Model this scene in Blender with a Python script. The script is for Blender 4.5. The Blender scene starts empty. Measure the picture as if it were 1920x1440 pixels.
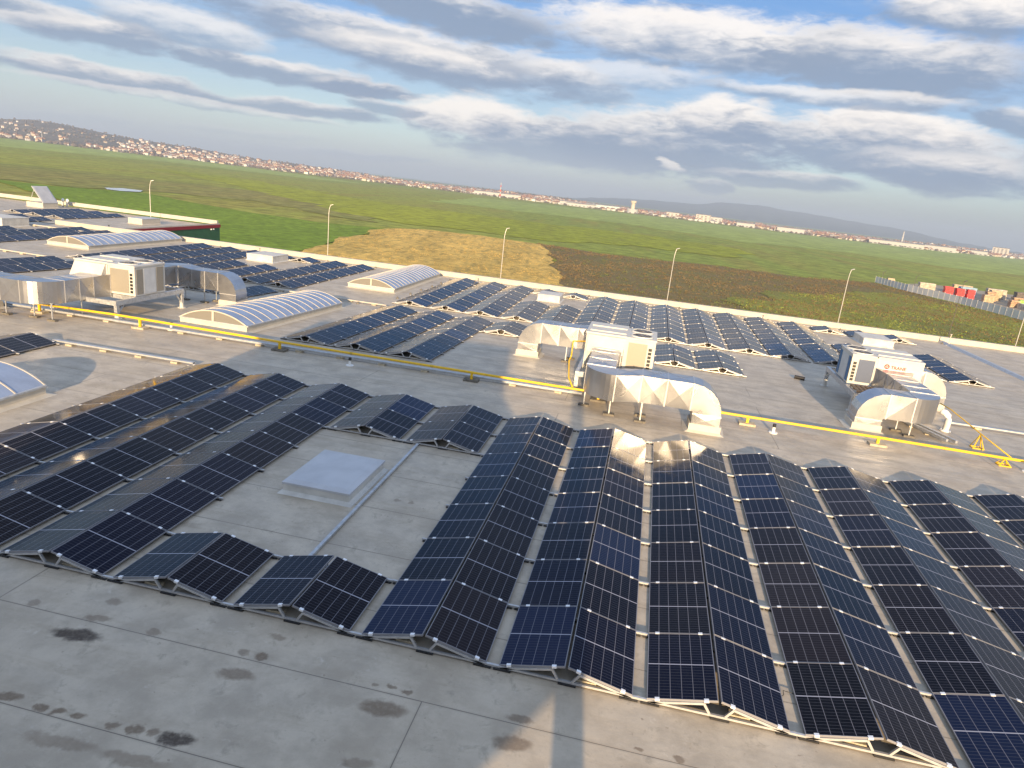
import bpy, math, random
from mathutils import Vector, Matrix, noise
random.seed(7)
R = math.radians
EXPOSURE, SUN_E, SKY_S, WORLD_S, HAZE_D = 1.05, 5.0, 0.09, 1.0, 2.0e-4
UP = [0.010423544476529505, 0.00993717511529815, 0.9998962957583519]
XT = [0.9999456680192922, -1.3552527156068805e-20, -0.010424059163862581]
YT = [-0.00010358570132353088, 0.9999506250564215, -0.009936635208891495]
CAM_R = [[0.9739871440140506, 0.20162765248107178, 0.10341824331482932], [0.15353890354121397, -0.25155143995401197, -0.9555876088336561], [-0.16665787828577108, 0.9466087696678258, -0.27596555725896277]]
CAM_C = [9.424813371847984, -9.074265551682366, 7.260234481563228]
CAM_F = 1297.6792805663918
STAINS = [[1.787, -1.372, 0.143, 0.431, 0.138, 1.0], [4.444, -1.386, 0.185, 0.295, 0.129, 0.7], [6.738, -1.339, 0.078, 0.343, 0.148, 0.75], [4.445, -2.684, 0.159, 0.262, 0.107, 1.0], [1.917, -2.709, 0.065, 0.2, 0.084, 0.8], [2.495, -2.722, 0.184, 0.105, 0.071, 0.8], [2.752, -2.718, 0.184, 0.098, 0.071, 0.8], [3.006, -2.694, 0.184, 0.098, 0.07, 0.8], [3.543, -2.723, 0.184, 0.097, 0.06, 0.7], [3.846, -2.691, 0.184, 0.117, 0.077, 0.8], [4.087, -2.669, 0.184, 0.103, 0.076, 0.7], [3.134, -3.136, 0.071, 0.53, 0.104, 0.45], [4.173, -3.11, 0.071, 0.481, 0.101, 0.5], [0.581, -0.952, 0.186, 0.094, 0.093, 0.5], [1.749, -0.959, 0.186, 0.202, 0.089, 0.6], [1.688, -0.49, 0.04, 0.142, 0.076, 0.5], [2.777, -0.959, 0.186, 0.108, 0.086, 0.5], [4.305, -0.931, 0.186, 0.097, 0.071, 0.5], [4.587, -0.91, 0.186, 0.105, 0.082, 0.8], [4.583, -0.437, 0.041, 0.159, 0.073, 0.5], [6.435, -0.954, 0.185, 0.063, 0.044, 0.6], [6.675, -0.908, 0.185, 0.086, 0.044, 0.7], [6.926, -0.916, 0.185, 0.102, 0.054, 0.8], [8.626, -0.928, -0.02, 0.181, 0.082, 0.7], [8.62, -1.39, 0.158, 0.261, 0.139, 0.7], [10.326, -0.947, 0.185, 0.066, 0.048, 0.7], [10.848, -0.964, 0.184, 0.102, 0.066, 0.7], [6.772, -2.326, 0.064, 0.208, 0.081, 0.5], [1.231, 2.147, 0.01, 0.233, 0.133, 0.3], [4.588, 4.865, 0.416, 0.086, 0.082, 0.5], [4.914, 4.86, 0.414, 0.061, 0.081, 0.5]]
CLOUDS = [[-0.7359, 0.1203, -0.0621, 0.1061, 0.0186, 0.95, 0.42], [-0.5078, 0.109, -0.0277, 0.1564, 0.0149, 0.95, 0.42], [-0.7478, 0.1207, 0.0944, 0.0956, 0.0098, 0.6, 0.8], [-0.6265, 0.1423, -0.0653, 0.1059, 0.023, 0.7, 0.75], [-0.7142, 0.071, -0.0142, 0.1318, 0.0139, 1, 0.45], [-0.501, 0.0686, 0.0285, 0.1237, 0.0109, 0.95, 0.38], [-0.6383, 0.059, -0.0178, 0.1996, 0.006, 0.6, 0.85], [-0.3623, 0.1561, -0.0896, 0.245, 0.0325, 0.95, 0.45], [-0.3436, 0.1501, -0.0487, 0.1525, 0.0189, 0.8, 0.75], [-0.3014, 0.2065, -0.0936, 0.1396, 0.0279, 1, 0.3], [-0.4158, 0.1033, 0.0248, 0.0784, 0.0103, 0.9, 0.35], [-0.1629, 0.1479, -0.14, 0.1175, 0.0234, 0.7, 0.5], [-0.2758, 0.0858, 0.0199, 0.0988, 0.0284, 1, 0.85], [-0.1289, 0.068, 0.008, 0.1983, 0.0347, 1, 0.45], [-0.0087, 0.0845, 0.0055, 0.1751, 0.0423, 1, 0.5], [0.0619, 0.1167, -0.008, 0.085, 0.029, 1, 0.7], [0.2541, 0.0985, -0.0697, 0.1933, 0.0389, 1, 0.48], [0.2607, 0.1214, -0.0771, 0.1042, 0.0247, 0.95, 0.75], [0.1525, 0.0523, 0.0257, 0.1141, 0.0114, 0.9, 0.4], [0.3275, 0.0783, -0.0351, 0.1224, 0.0246, 0.85, 0.45], [0.0066, 0.2092, -0.0371, 0.2076, 0.038, 0.95, 0.8], [0.2417, 0.1937, -0.0685, 0.1794, 0.0387, 1, 0.45], [0.3083, 0.2485, -0.1147, 0.0974, 0.026, 1, 0.7], [0.1914, 0.1552, -0.0196, 0.1526, 0.011, 0.75, 0.75], [0.3929, 0.1377, -0.1535, 0.042, 0.016, 0.9, 0.35], [-0.0851, 0.1588, 0.0486, 0.1361, 0.0167, 0.55, 0.8], [-0.4592, 0.018, 0.0553, 0.1356, 0.0067, 0.35, 0.5], [-0.4076, 0.02, 0.0494, 0.084, 0.0062, 0.5, 0.35], [-0.7548, 0.0205, 0.0483, 0.0774, 0.007, 0.35, 0.4], [0.0037, 0.0109, 0.018, 0.178, 0.0099, 0.3, 0.45], [-0.3808, 0.086, -0.0165, 0.0663, 0.0092, 0.8, 0.35], [0.0035, 0.0566, -0.2565, 0.0174, 0.0062, 0.9, 1.0], [0.0584, 0.035, -0.0832, 0.0321, 0.0104, 0.9, 0.35], [-0.553, 0.0297, 0.0394, 0.1016, 0.0052, 0.3, 0.6]]
F_GREEN = [[-231.3, 203.5], [-213.5, 199.3], [-195.4, 202.6], [-179.0, 226.5], [-124.7, 203.2], [-95.5, 201.7], [-78.5, 211.3], [-71.4, 183.6], [-69.3, 167.8], [-64.3, 139.4], [-61.0, 122.8], [-61.1, 111.2]]
F_YELLOW = [[-78.5, 211.3], [-69.4, 231.2], [-51.3, 237.3], [-29.2, 233.8], [-17.6, 187.0], [-9.4, 143.8], [-3.7, 112.7], [-13.3, 101.5], [-36.8, 104.2], [-59.0, 115.3], [-64.3, 139.4], [-69.3, 167.8]]
F_BROWN = [[-30.4, 238.3], [-6.4, 228.8], [15.1, 238.8], [33.6, 244.8], [60.4, 244.6], [90.5, 265.7], [100.7, 217.2], [108.4, 185.6], [73.9, 109.4], [51.1, 108.1], [26.3, 105.9], [-1.3, 104.7], [-7.6, 134.8], [-17.6, 187.0]]
F_LIGHT = [[-257.0, 1049.1], [-21.9, 1351.6], [206.3, 1318.8], [515.5, 1561.4], [1000.0, 2031.2], [313.5, 610.1], [225.7, 542.8], [169.5, 605.8], [77.0, 536.0], [-3.5, 616.5], [-74.4, 618.8], [-140.4, 588.8], [-180.7, 565.0]]
F_LIGHT2 = [[-1030.2, 915.8], [-1264.8, 1316.6], [-1027.0, 1191.0], [-784.4, 1266.0], [-414.9, 1013.7], [-464.7, 878.3], [-637.9, 832.7], [-624.6, 649.8], [-645.7, 573.0]]
F_STRIPE = [[-403.2, 514.2], [-331.1, 537.8], [-167.0, 417.5], [-75.5, 412.0], [1.1, 433.2], [61.0, 400.5], [50.9, 314.3], [4.3, 301.4], [-43.0, 254.2], [-97.3, 249.8], [-233.7, 381.4]]
F_BROWNB = [[-332.7, 293.9], [-328.1, 307.4], [-277.1, 333.2], [-213.1, 358.8], [-111.5, 283.8], [-90.3, 232.9], [-156.7, 265.7], [-185.1, 252.9], [-194.8, 213.6], [-226.3, 199.0]]
PUDDLE = [[-196.1, 226.8], [-196.5, 236.6], [-189.7, 238.2], [-182.8, 229.0], [-184.8, 221.2], [-189.6, 220.3]]
EDGE = [[-0.84332, -0.00961], [-0.81519, -0.01025], [-0.71219, -0.0115], [-0.54368, -0.01128], [-0.3929, -0.01629], [-0.20141, -0.01568], [-0.02251, -0.0141], [0.14797, -0.01558], [0.31238, -0.01236], [0.43234, -0.0088], [0.46219, -0.00847]]
HILL = [[-0.84211, 0.00652], [-0.81379, 0.01076], [-0.78436, 0.01401], [-0.76422, 0.01352], [-0.69489, 0.00784], [-0.6131, 0.00622], [-0.54387, 0.00132], [-0.43611, -0.00046], [-0.32143, -0.00375], [-0.24772, -0.0023], [-0.12831, -0.00136], [-0.02367, -0.00704], [0.11925, -0.00875], [0.2498, -0.00433], [0.43051, -0.00176]]
MNT = [[-0.17288, -0.00367], [-0.12821, -0.00207], [-0.06248, 0.00561], [0.01703, 0.00991], [0.05262, 0.01055], [0.07964, 0.01651], [0.12755, 0.01794], [0.22061, 0.0134], [0.30739, 0.00843], [0.36604, 0.00152], [0.40985, -0.00168], [0.4506, -0.00183]]
FAR = {"tower": [[-0.03498, 0.00381], [-0.03224, -0.01311]], "mast": [[-0.21885, 0.00608], [-0.2167, -0.01311]], "mast2": [[0.30529, 0.00492], [0.30762, -0.00975]], "mast3": [[-0.13075, 0.00555], [-0.12959, -0.00295]], "hall": [[-0.10406, -0.01443], [-0.05886, -0.01775]], "hotel": [[0.40691, 0.0016], [0.40905, -0.00674]], "blocks": [[0.05543, -0.00465], [0.07814, -0.01249]], "mastl": [[-0.77589, 0.00433], [-0.77621, -0.0015]]}
FENCE = [[90.5, 265.7, -13.6], [93.6, 241.0, -13.4], [100.7, 217.2, -13.2], [103.2, 202.3, -13.1], [106.3, 181.2, -12.9]]
SC = bpy.context.scene
COL = SC.collection
# ---------------------------------------------------------------- camera
cam_d = bpy.data.cameras.new('camera'); cam = bpy.data.objects.new('camera', cam_d); COL.objects.link(cam)
rr, dd, ff = [Vector(v) for v in CAM_R]
M = Matrix((( rr.x, -dd.x, -ff.x, CAM_C[0]), (rr.y, -dd.y, -ff.y, CAM_C[1]), (rr.z, -dd.z, -ff.z, CAM_C[2]), (0, 0, 0, 1)))
cam.matrix_world = M
cam_d.sensor_width = 36.0; cam_d.lens = 36.0 * CAM_F / 1920.0
cam_d.clip_start = 0.1; cam_d.clip_end = 40000
SC.camera = cam
SC.view_settings.view_transform = 'Standard'; SC.view_settings.look = 'None'
SC.view_settings.gamma = 1.0; SC.view_settings.exposure = EXPOSURE
SC.cycles.max_bounces = 6; SC.cycles.volume_bounces = 0; SC.cycles.sample_clamp_indirect = 6
SC.cycles.use_denoising = True
UPV, XTV, YTV = Vector(UP), Vector(XT), Vector(YT)
# ---------------------------------------------------------------- sun and sky
SUN_EL, SUN_AZ = R(12.3), R(-6.0)           # direction the light travels: azimuth SUN_AZ from +Y
sd = Vector((math.sin(SUN_AZ)*math.cos(SUN_EL), math.cos(SUN_AZ)*math.cos(SUN_EL), -math.sin(SUN_EL)))
sl = bpy.data.lights.new('sun', 'SUN'); sl.energy = SUN_E; sl.angle = R(0.53); sl.color = (1.0, .73, .43)
so = bpy.data.objects.new('sun', sl); COL.objects.link(so); so.rotation_euler = sd.to_track_quat('-Z', 'Y').to_euler(); so.location = (10, -40, 40)

class NT:
    def __init__(s, nt): s.nt = nt
    def n(s, t, **k):
        nd = s.nt.nodes.new(t)
        for a, v in k.items():
            if a == 'ins':
                for i, x in v.items(): s.set(nd.inputs[i], x)
            else: setattr(nd, a, v)
        return nd
    def set(s, sock, x):
        if isinstance(x, bpy.types.NodeSocket): s.nt.links.new(x, sock)
        elif x is not None: sock.default_value = x
    def m(s, op, a, b=None, c=None, clamp=False):
        nd = s.n('ShaderNodeMath', operation=op, use_clamp=clamp)
        s.set(nd.inputs[0], a)
        if b is not None: s.set(nd.inputs[1], b)
        if c is not None: s.set(nd.inputs[2], c)
        return nd.outputs[0]
    def vm(s, op, a, b=None):
        nd = s.n('ShaderNodeVectorMath', operation=op); s.set(nd.inputs[0], a)
        if b is not None: s.set(nd.inputs[1], b)
        return nd.outputs[1] if op in ('DOT_PRODUCT', 'LENGTH') else nd.outputs[0]
    def comb(s, x, y, z=0.0):
        nd = s.n('ShaderNodeCombineXYZ'); [s.set(nd.inputs[i], v) for i, v in enumerate((x, y, z))]; return nd.outputs[0]
    def sep(s, v):
        nd = s.n('ShaderNodeSeparateXYZ'); s.set(nd.inputs[0], v); return nd.outputs
    def noise(s, v, scale, detail=4, rough=.55, dist=0, dim='3D', col=False):
        nd = s.n('ShaderNodeTexNoise', noise_dimensions=dim); s.set(nd.inputs['Vector'], v)
        nd.inputs['Scale'].default_value = scale; nd.inputs['Detail'].default_value = detail
        nd.inputs['Roughness'].default_value = rough; nd.inputs['Distortion'].default_value = dist
        return nd.outputs['Color'] if col else nd.outputs['Fac']
    def mr(s, v, a, b, c=0.0, d=1.0, smooth=True):
        nd = s.n('ShaderNodeMapRange', interpolation_type='SMOOTHSTEP' if smooth else 'LINEAR'); s.set(nd.inputs[0], v)
        for i, x in enumerate((a, b, c, d)): s.set(nd.inputs[i+1], x)
        return nd.outputs[0]
    def mix(s, f, a, b, blend='MIX'):
        nd = s.n('ShaderNodeMix', data_type='RGBA', blend_type=blend); s.set(nd.inputs[0], f)
        s.set(nd.inputs[6], a if not isinstance(a, tuple) else tuple(a)+(1,)*(4-len(a)))
        s.set(nd.inputs[7], b if not isinstance(b, tuple) else tuple(b)+(1,)*(4-len(b)))
        return nd.outputs[2]
    def mapping(s, v, loc=(0,0,0), rot=(0,0,0), sc=(1,1,1), typ='TEXTURE'):
        nd = s.n('ShaderNodeMapping', vector_type=typ); s.set(nd.inputs[0], v)
        nd.inputs[1].default_value = loc; nd.inputs[2].default_value = rot; nd.inputs[3].default_value = sc
        return nd.outputs[0]

def build_world():
    w = bpy.data.worlds.new('World'); SC.world = w; w.use_nodes = True
    t = NT(w.node_tree); w.node_tree.nodes.clear()
    d = t.vm('NORMALIZE', t.n('ShaderNodeTexCoord').outputs['Generated'])
    du, dx, dy = t.vm('DOT_PRODUCT', d, tuple(UPV)), t.vm('DOT_PRODUCT', d, tuple(XTV)), t.vm('DOT_PRODUCT', d, tuple(YTV))
    sky = t.n('ShaderNodeTexSky', sky_type='NISHITA', sun_disc=False)
    sky.sun_elevation = SUN_EL; sky.sun_rotation = math.pi + SUN_AZ
    sky.air_density = 1.0; sky.dust_density = 0.7; sky.ozone_density = 2.0
    t.set(sky.inputs[0], t.comb(dx, dy, t.m('MAXIMUM', du, 0.0)))
    skyc = t.mix(1.0, sky.outputs[0], (SKY_S, SKY_S, SKY_S), 'MULTIPLY')
    az, el = t.m('ARCTAN2', dx, dy), t.m('ARCSINE', du)
    q = t.comb(az, el, 0.0)
    # streaky cirrus veil on a flat cloud layer, over the whole dome
    inv = t.m('DIVIDE', 1.0, t.m('ADD', t.m('MAXIMUM', du, 0.0), 0.09))
    pl = t.comb(t.m('MULTIPLY', dx, inv), t.m('MULTIPLY', dy, inv), 0.0)
    plr = t.mapping(pl, rot=(0, 0, R(8)), sc=(1.0, .32, 1.0))
    v1 = t.noise(plr, 1.1, 6, .62, .6)
    v2 = t.noise(t.mapping(pl, loc=(3, 7, 0), rot=(0, 0, R(-6)), sc=(1.3, .35, 1)), 2.6, 6, .62, .4)
    veil = t.m('MULTIPLY', t.mr(v1, .46, .78), t.mr(du, .035, .13))
    skyc = t.mix(t.mr(du, .02, .14, .35, .72), skyc, t.mix(t.mr(du, .06, .26), (.195, .262, .355), (.052, .150, .36)))
    c = t.mix(t.m('MULTIPLY', veil, .30), skyc, (.36, .385, .42))
    vd = t.m('MULTIPLY', t.mr(v2, .52, .74), t.mr(du, .10, .20))
    c = t.mix(t.m('MULTIPLY', vd, .6), c, (.14, .18, .26))
    # cloud banks at their azimuth and elevation
    wa = t.noise(t.mapping(q, sc=(1, .36, 1)), 14, 7, .6, .3, col=True)
    wv = t.vm('MULTIPLY', t.vm('SUBTRACT', wa, (.5, .5, .5)), (.075, .020, 0))
    qw = t.vm('ADD', q, wv)
    fine = t.noise(t.mapping(q, sc=(1, .30, 1)), 30, 9, .64, .4)
    big = t.noise(t.mapping(q, sc=(1, .35, 1)), 9, 5, .55, .4)
    fb = t.m('ADD', t.m('MULTIPLY', t.m('SUBTRACT', fine, .5), 1.0), t.m('MULTIPLY', t.m('SUBTRACT', big, .5), 1.1))
    for (ca, ce, an, a, b, op, br) in CLOUDS:
        l = t.mapping(qw, loc=(ca, ce, 0), rot=(0, 0, an), sc=(a, b, 1))
        r = t.m('ADD', t.vm('LENGTH', l), t.m('MULTIPLY', fb, .75))
        mk = t.m('MULTIPLY', t.mr(r, 1.16, .68), op)
        y = t.sep(l)[1]
        sh = t.mr(t.m('ADD', y, t.m('MULTIPLY', fb, 1.35)), -.30 + (.5-br)*2.1, 1.02 + (.5-br)*1.7)  # sunlit tops and shaded undersides are put into the cloud colour
        col = t.mix(sh, (.135, .178, .250), (.56, .52, .48))
        c = t.mix(t.m('MULTIPLY', mk, .93), c, col)
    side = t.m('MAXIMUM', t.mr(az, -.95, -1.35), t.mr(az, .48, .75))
    c = t.mix(t.m('MULTIPLY', side, .75), c, t.mix(t.mr(v2, .35, .7), (.28, .30, .34), (.47, .47, .47)))  # pale cloud outside the view, added for the panels to reflect
    # paler, greyer air low down
    lo = t.mr(du, .085, -.01)
    c = t.mix(t.m('MULTIPLY', lo, .80), c, t.mix(t.mr(az, .46, .75), t.mix(t.mr(az, -.30, .40), (.268, .308, .350), (.120, .142, .170)), (.33, .345, .36)))
    hi = t.mr(du, .30, .55); c = t.mix(t.m('MULTIPLY', hi, .8), c, t.mix(t.mr(v1, .3, .7), (.13, .19, .33), (.36, .43, .54)))  # unseen upper dome veiled brighter, added to lift the light in shaded areas
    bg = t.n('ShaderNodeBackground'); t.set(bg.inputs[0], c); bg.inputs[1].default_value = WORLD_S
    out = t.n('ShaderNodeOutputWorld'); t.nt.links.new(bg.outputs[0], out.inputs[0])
    w.cycles.sampling_method = 'MANUAL'; w.cycles.sample_map_resolution = 512
build_world()

# ---------------------------------------------------------------- materials
MATS = {}
def mat(name, col=(.5,.5,.5), rough=.6, metal=0.0, fn=None, spec=None):
    m = bpy.data.materials.new(name); m.use_nodes = True; t = NT(m.node_tree)
    b = m.node_tree.nodes['Principled BSDF']
    b.inputs['Base Color'].default_value = tuple(col)+(1,); b.inputs['Roughness'].default_value = rough; b.inputs['Metallic'].default_value = metal
    if spec is not None: b.inputs['Specular IOR Level'].default_value = spec
    if fn: fn(t, b)
    MATS[name] = m; return m
def obj_co(t): return t.n('ShaderNodeTexCoord').outputs['Object']
def mottled(scale=4, amt=.25, bump=0.0, bscale=30, rvar=0.0):
    def f(t, b):
        col = tuple(b.inputs['Base Color'].default_value)[:3]
        co = obj_co(t); n = t.noise(co, scale, 5, .6)
        lo = tuple(c*(1-amt) for c in col); hi = tuple(min(1, c*(1+amt)) for c in col)
        t.set(b.inputs['Base Color'], t.mix(t.mr(n, .3, .7), lo, hi))
        if rvar: t.set(b.inputs['Roughness'], t.mr(n, .3, .7, b.inputs['Roughness'].default_value-rvar, b.inputs['Roughness'].default_value+rvar))
        if bump:
            bp = t.n('ShaderNodeBump'); bp.inputs['Strength'].default_value = bump; bp.inputs['Distance'].default_value = .02
            t.set(bp.inputs['Height'], t.noise(co, bscale, 4, .6)); t.set(b.inputs['Normal'], bp.outputs[0])
    return f
def roof_fn(t, b):
    co = obj_co(t)
    big = t.noise(co, .18, 4, .5); med = t.noise(co, 1.3, 6, .65); fin = t.noise(co, 9, 6, .7)
    st = t.noise(t.mapping(co, sc=(3.2, .42, 1)), 1.2, 6, .65, .3)      # streaks along the sheets
    c = t.mix(t.mr(med, .34, .66), (.405, .375, .33), (.56, .525, .465))
    c = t.mix(t.m('MULTIPLY', t.mr(st, .5, .75), .5), c, (.36, .33, .285))
    c = t.mix(t.m('MULTIPLY', t.mr(big, .45, .68), .25), c, (.46, .40, .32))
    c = t.mix(t.m('MULTIPLY', t.mr(fin, .58, .76), .35), c, (.56, .54, .50))
    grit = t.noise(co, 38, 4, .75)
    c = t.mix(t.m('MULTIPLY', t.mr(t.noise(co, 2.6, 7, .72, .5), .54, .70), .55), c, (.27, .25, .215))
    c = t.mix(t.m('MULTIPLY', t.mr(t.noise(t.mapping(co, loc=(5,3,1)), 1.9, 8, .78, .8), .60, .72), .55), c, (.66, .65, .62))
    c = t.mix(t.m('MULTIPLY', t.mr(grit, .56, .72), .38), c, (.24, .22, .19))
    c = t.mix(t.m('MULTIPLY', t.mr(t.noise(co, 6.5, 4, .6), .66, .74), .6), c, (.20, .17, .14))
    # welded sheet seams
    br = t.n('ShaderNodeTexBrick'); t.set(br.inputs['Vector'], t.mapping(co, loc=(7.2, -1.045, 0), typ='POINT', sc=(1, 1, 1)) if 0 else t.vm('ADD', co, (-7.2+100.8, 1.045+178, 0)))
    br.inputs['Scale'].default_value = 1.0; br.inputs['Brick Width'].default_value = 14.4; br.inputs['Row Height'].default_value = 1.78
    br.inputs['Mortar Size'].default_value = .008; br.inputs['Mortar Smooth'].default_value = .3
    br.inputs['Color1'].default_value = (0,0,0,1); br.inputs['Color2'].default_value = (0,0,0,1); br.inputs['Mortar'].default_value = (1,1,1,1)
    br2 = t.n('ShaderNodeTexBrick'); t.set(br2.inputs['Vector'], t.vm('ADD', co, (-7.2+100.8, 1.045+178, 0)))
    br2.inputs['Scale'].default_value = 1.0; br2.inputs['Brick Width'].default_value = 14.4; br2.inputs['Row Height'].default_value = 1.78
    br2.inputs['Mortar Size'].default_value = .045; br2.inputs['Mortar Smooth'].default_value = 1.0
    for i in ('Color1', 'Color2'): br2.inputs[i].default_value = (0,0,0,1)
    br2.inputs['Mortar'].default_value = (1,1,1,1)
    c = t.mix(t.m('MULTIPLY', br2.outputs[0], t.mr(med, .35, .65, .05, .38)), c, (.26, .235, .20))
    c = t.mix(t.m('MULTIPLY', br.outputs[0], .75), c, (.12, .11, .10))
    # dried puddle marks and stains
    wv = t.vm('MULTIPLY', t.vm('SUBTRACT', t.noise(co, 3.5, 5, .65, col=True), (.5,.5,.5)), (.28, .28, 0))
    cw = t.vm('ADD', co, wv); ring = t.noise(co, 14, 4, .7)
    for (sx, sy, an, a, bb, k) in STAINS:
        l = t.vm('LENGTH', t.mapping(cw, loc=(sx, sy, 0), rot=(0,0,an), sc=(a*1.1, max(bb, .05)*1.15, 1e3)))
        mk = t.m('MULTIPLY', t.mr(l, 1.1, .55), t.mr(ring, .25, .6, .78*k, 1.0*k))
        c = t.mix(mk, c, (.075, .058, .044) if k > .9 else (.15, .108, .070))
    c = t.mix(1.0, c, (.97, .905, .80), 'MULTIPLY')
    t.set(b.inputs['Base Color'], c)
    t.set(b.inputs['Roughness'], t.mr(st, .35, .7, .40, .62))
    bp = t.n('ShaderNodeBump'); bp.inputs['Strength'].default_value = .55; bp.inputs['Distance'].default_value = .02
    hh = t.m('ADD', t.m('MULTIPLY', med, 1.0), t.m('MULTIPLY', fin, .22)); hh = t.m('SUBTRACT', hh, t.m('MULTIPLY', br.outputs[0], .3))
    t.set(bp.inputs['Height'], hh); t.set(b.inputs['Normal'], bp.outputs[0])
mat('membrane', (.42,.39,.35), .5, fn=roof_fn, spec=.35)
def cells_fn(t, b):
    uv = t.n('ShaderNodeUVMap').outputs[0]; x, y, _ = t.sep(uv)      # x: 0..6 columns, y: 0..24 half cells
    rnd = t.n('ShaderNodeObjectInfo').outputs['Random']
    def line(v, w):
        f = t.m('ABSOLUTE', t.m('SUBTRACT', t.m('FRACT', t.m('ADD', v, .5)), .5)); return t.mr(f, w, w*.45)
    cl, rl = line(x, .030), line(y, .075)
    mid = t.mr(t.m('ABSOLUTE', t.m('SUBTRACT', y, 12.0)), .20, .12)
    ed = t.m('MAXIMUM', t.mr(t.m('ABSOLUTE', t.m('SUBTRACT', x, 3.0)), 2.96, 2.985), t.mr(t.m('ABSOLUTE', t.m('SUBTRACT', y, 12.0)), 11.85, 11.93))
    cr = t.n('ShaderNodeValToRGB'); t.set(cr.inputs[0], rnd); e = cr.color_ramp.elements
    cr.color_ramp.interpolation = 'CONSTANT'
    e[0].position = 0; e[0].color = (.0022, .0028, .008, 1); e[1].position = .34; e[1].color = (.0024, .0038, .015, 1)
    for p, c in ((.55, (.006, .0045, .007, 1)), (.68, (.0022, .0028, .006, 1)), (.80, (.005, .012, .042, 1)), (.90, (.012, .009, .012, 1))):
        k = e.new(p); k.color = c
    vx = t.n('ShaderNodeTexVoronoi', feature='F1'); t.set(vx.inputs['Vector'], uv); vx.inputs['Scale'].default_value = .8
    base = t.mix(t.m('MULTIPLY', t.noise(uv, .9, 2), .2), cr.outputs[0], (.005, .006, .011))
    lc = (.30, .30, .34)
    c = t.mix(t.m('MULTIPLY', rl, .16), base, lc)
    c = t.mix(t.m('MULTIPLY', cl, .62), c, lc)
    c = t.mix(t.m('MAXIMUM', t.m('MULTIPLY', mid, .9), t.m('MULTIPLY', ed, .18)), c, (.42, .42, .48))
    t.set(b.inputs['Base Color'], c)
    dust = t.noise(t.vm('ADD', obj_co(t), t.comb(t.m('MULTIPLY', rnd, 50), 0, 0)), 2.2, 5, .6)
    t.set(b.inputs['Roughness'], t.mr(dust, .3, .7, .07, .15))
    b.inputs['Specular IOR Level'].default_value = .35; b.inputs['IOR'].default_value = 1.25; b.inputs['Specular Tint'].default_value = (1.0, .86, .86, 1)
    bp = t.n('ShaderNodeBump'); bp.inputs['Strength'].default_value = .05; bp.inputs['Distance'].default_value = .01
    t.set(bp.inputs['Height'], t.noise(obj_co(t), 1.3, 2)); t.set(b.inputs['Normal'], bp.outputs[0])
mat('solar_cells', (.01,.012,.03), .1, fn=cells_fn)
mat('aluminium', (.50,.50,.50), .45, .4, fn=mottled(12, .08))
mat('clamp_metal', (.85,.86,.88), .4, .2)
mat('frame_silver', (.27,.27,.29), .5, .3)
mat('dark_back', (.035,.035,.045), .6)
mat('galvanised', (.50,.515,.53), .42, .6, fn=mottled(9, .16, rvar=.08))
mat('tray_grey', (.46,.48,.50), .5, .45, fn=mottled(6, .12))
def foil_fn(t, b):
    co = obj_co(t)
    t.set(b.inputs['Base Color'], t.mix(t.mr(t.noise(co, 1.4, 3, .5), .3, .7), (.44,.44,.45), (.52,.52,.53)))
    t.set(b.inputs['Roughness'], t.mr(t.noise(co, 1.2, 2, .5), .3, .7, .27, .33))
    bp = t.n('ShaderNodeBump'); bp.inputs['Strength'].default_value = .09; bp.inputs['Distance'].default_value = .03
    t.set(bp.inputs['Height'], t.noise(co, 1.7, 3, .5, .8)); t.set(b.inputs['Normal'], bp.outputs[0])
mat('duct_metal', (.8,.8,.8), .28, .92, fn=foil_fn)
mat('seam_metal', (.55,.55,.55), .45, .7)
mat('unit_white', (.56,.545,.50), .45, fn=mottled(2.5, .06, rvar=.06), spec=.4)
mat('unit_grey', (.55,.57,.58), .5, fn=mottled(3, .06))
def coil_fn(t, b):
    x, y, z = t.sep(obj_co(t)); f = t.m('FRACT', t.m('MULTIPLY', z, 38.0))
    c = t.mix(t.mr(f, .35, .65), (.20, .185, .155), (.46, .42, .35))
    g = t.m('FRACT', t.m('MULTIPLY', x, 60.0)); c = t.mix(t.m('MULTIPLY', t.mr(g, .4, .6), .35), c, (.26, .24, .20))
    t.set(b.inputs['Base Color'], c)
mat('coil_beige', (.4,.36,.3), .5, .3, fn=coil_fn)
def coilb_fn(t, b):
    x, y, z = t.sep(obj_co(t)); f = t.m('FRACT', t.m('MULTIPLY', z, 30.0))
    t.set(b.inputs['Base Color'], t.mix(t.mr(f, .35, .65), (.055, .075, .13), (.14, .17, .25)))
mat('coil_blue', (.1,.13,.2), .4, .4, fn=coilb_fn)
mat('film_blue', (.02,.13,.30), .45)
mat('black_part', (.018,.018,.02), .5)
mat('fan_blade', (.16,.16,.17), .4, .4)
mat('red_paint', (.55,.025,.03), .5)
mat('yellow_paint', (.80,.50,.015), .38, fn=mottled(7, .08), spec=.5)
mat('concrete_block', (.46,.40,.29), .85, fn=mottled(10, .2, .4, 60))
mat('dark_block', (.15,.135,.11), .9, fn=mottled(8, .3, .4, 50))
mat('wood', (.38,.22,.11), .7, fn=mottled(8, .3))
mat('white_plastic', (.80,.80,.78), .4)
mat('cream_trim', (.54,.50,.42), .6, fn=mottled(3, .07))
mat('curb_light', (.56,.55,.51), .55, fn=mottled(3, .12))
def dome_fn(t, b):
    co = obj_co(t)
    t.set(b.inputs['Base Color'], t.mix(t.mr(t.noise(co, 1.6, 5, .6), .3, .7), (.44,.45,.47), (.52,.53,.55)))
mat('hatch_cover', (.6,.63,.7), .38, fn=dome_fn)
mat('poly_glaze', (.26,.32,.44), .20, fn=mottled(1.2, .15), spec=.9)
mat('end_glaze', (.20,.19,.17), .3)
mat('parapet_white', (.50,.465,.40), .6, fn=mottled(2, .08))
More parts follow.
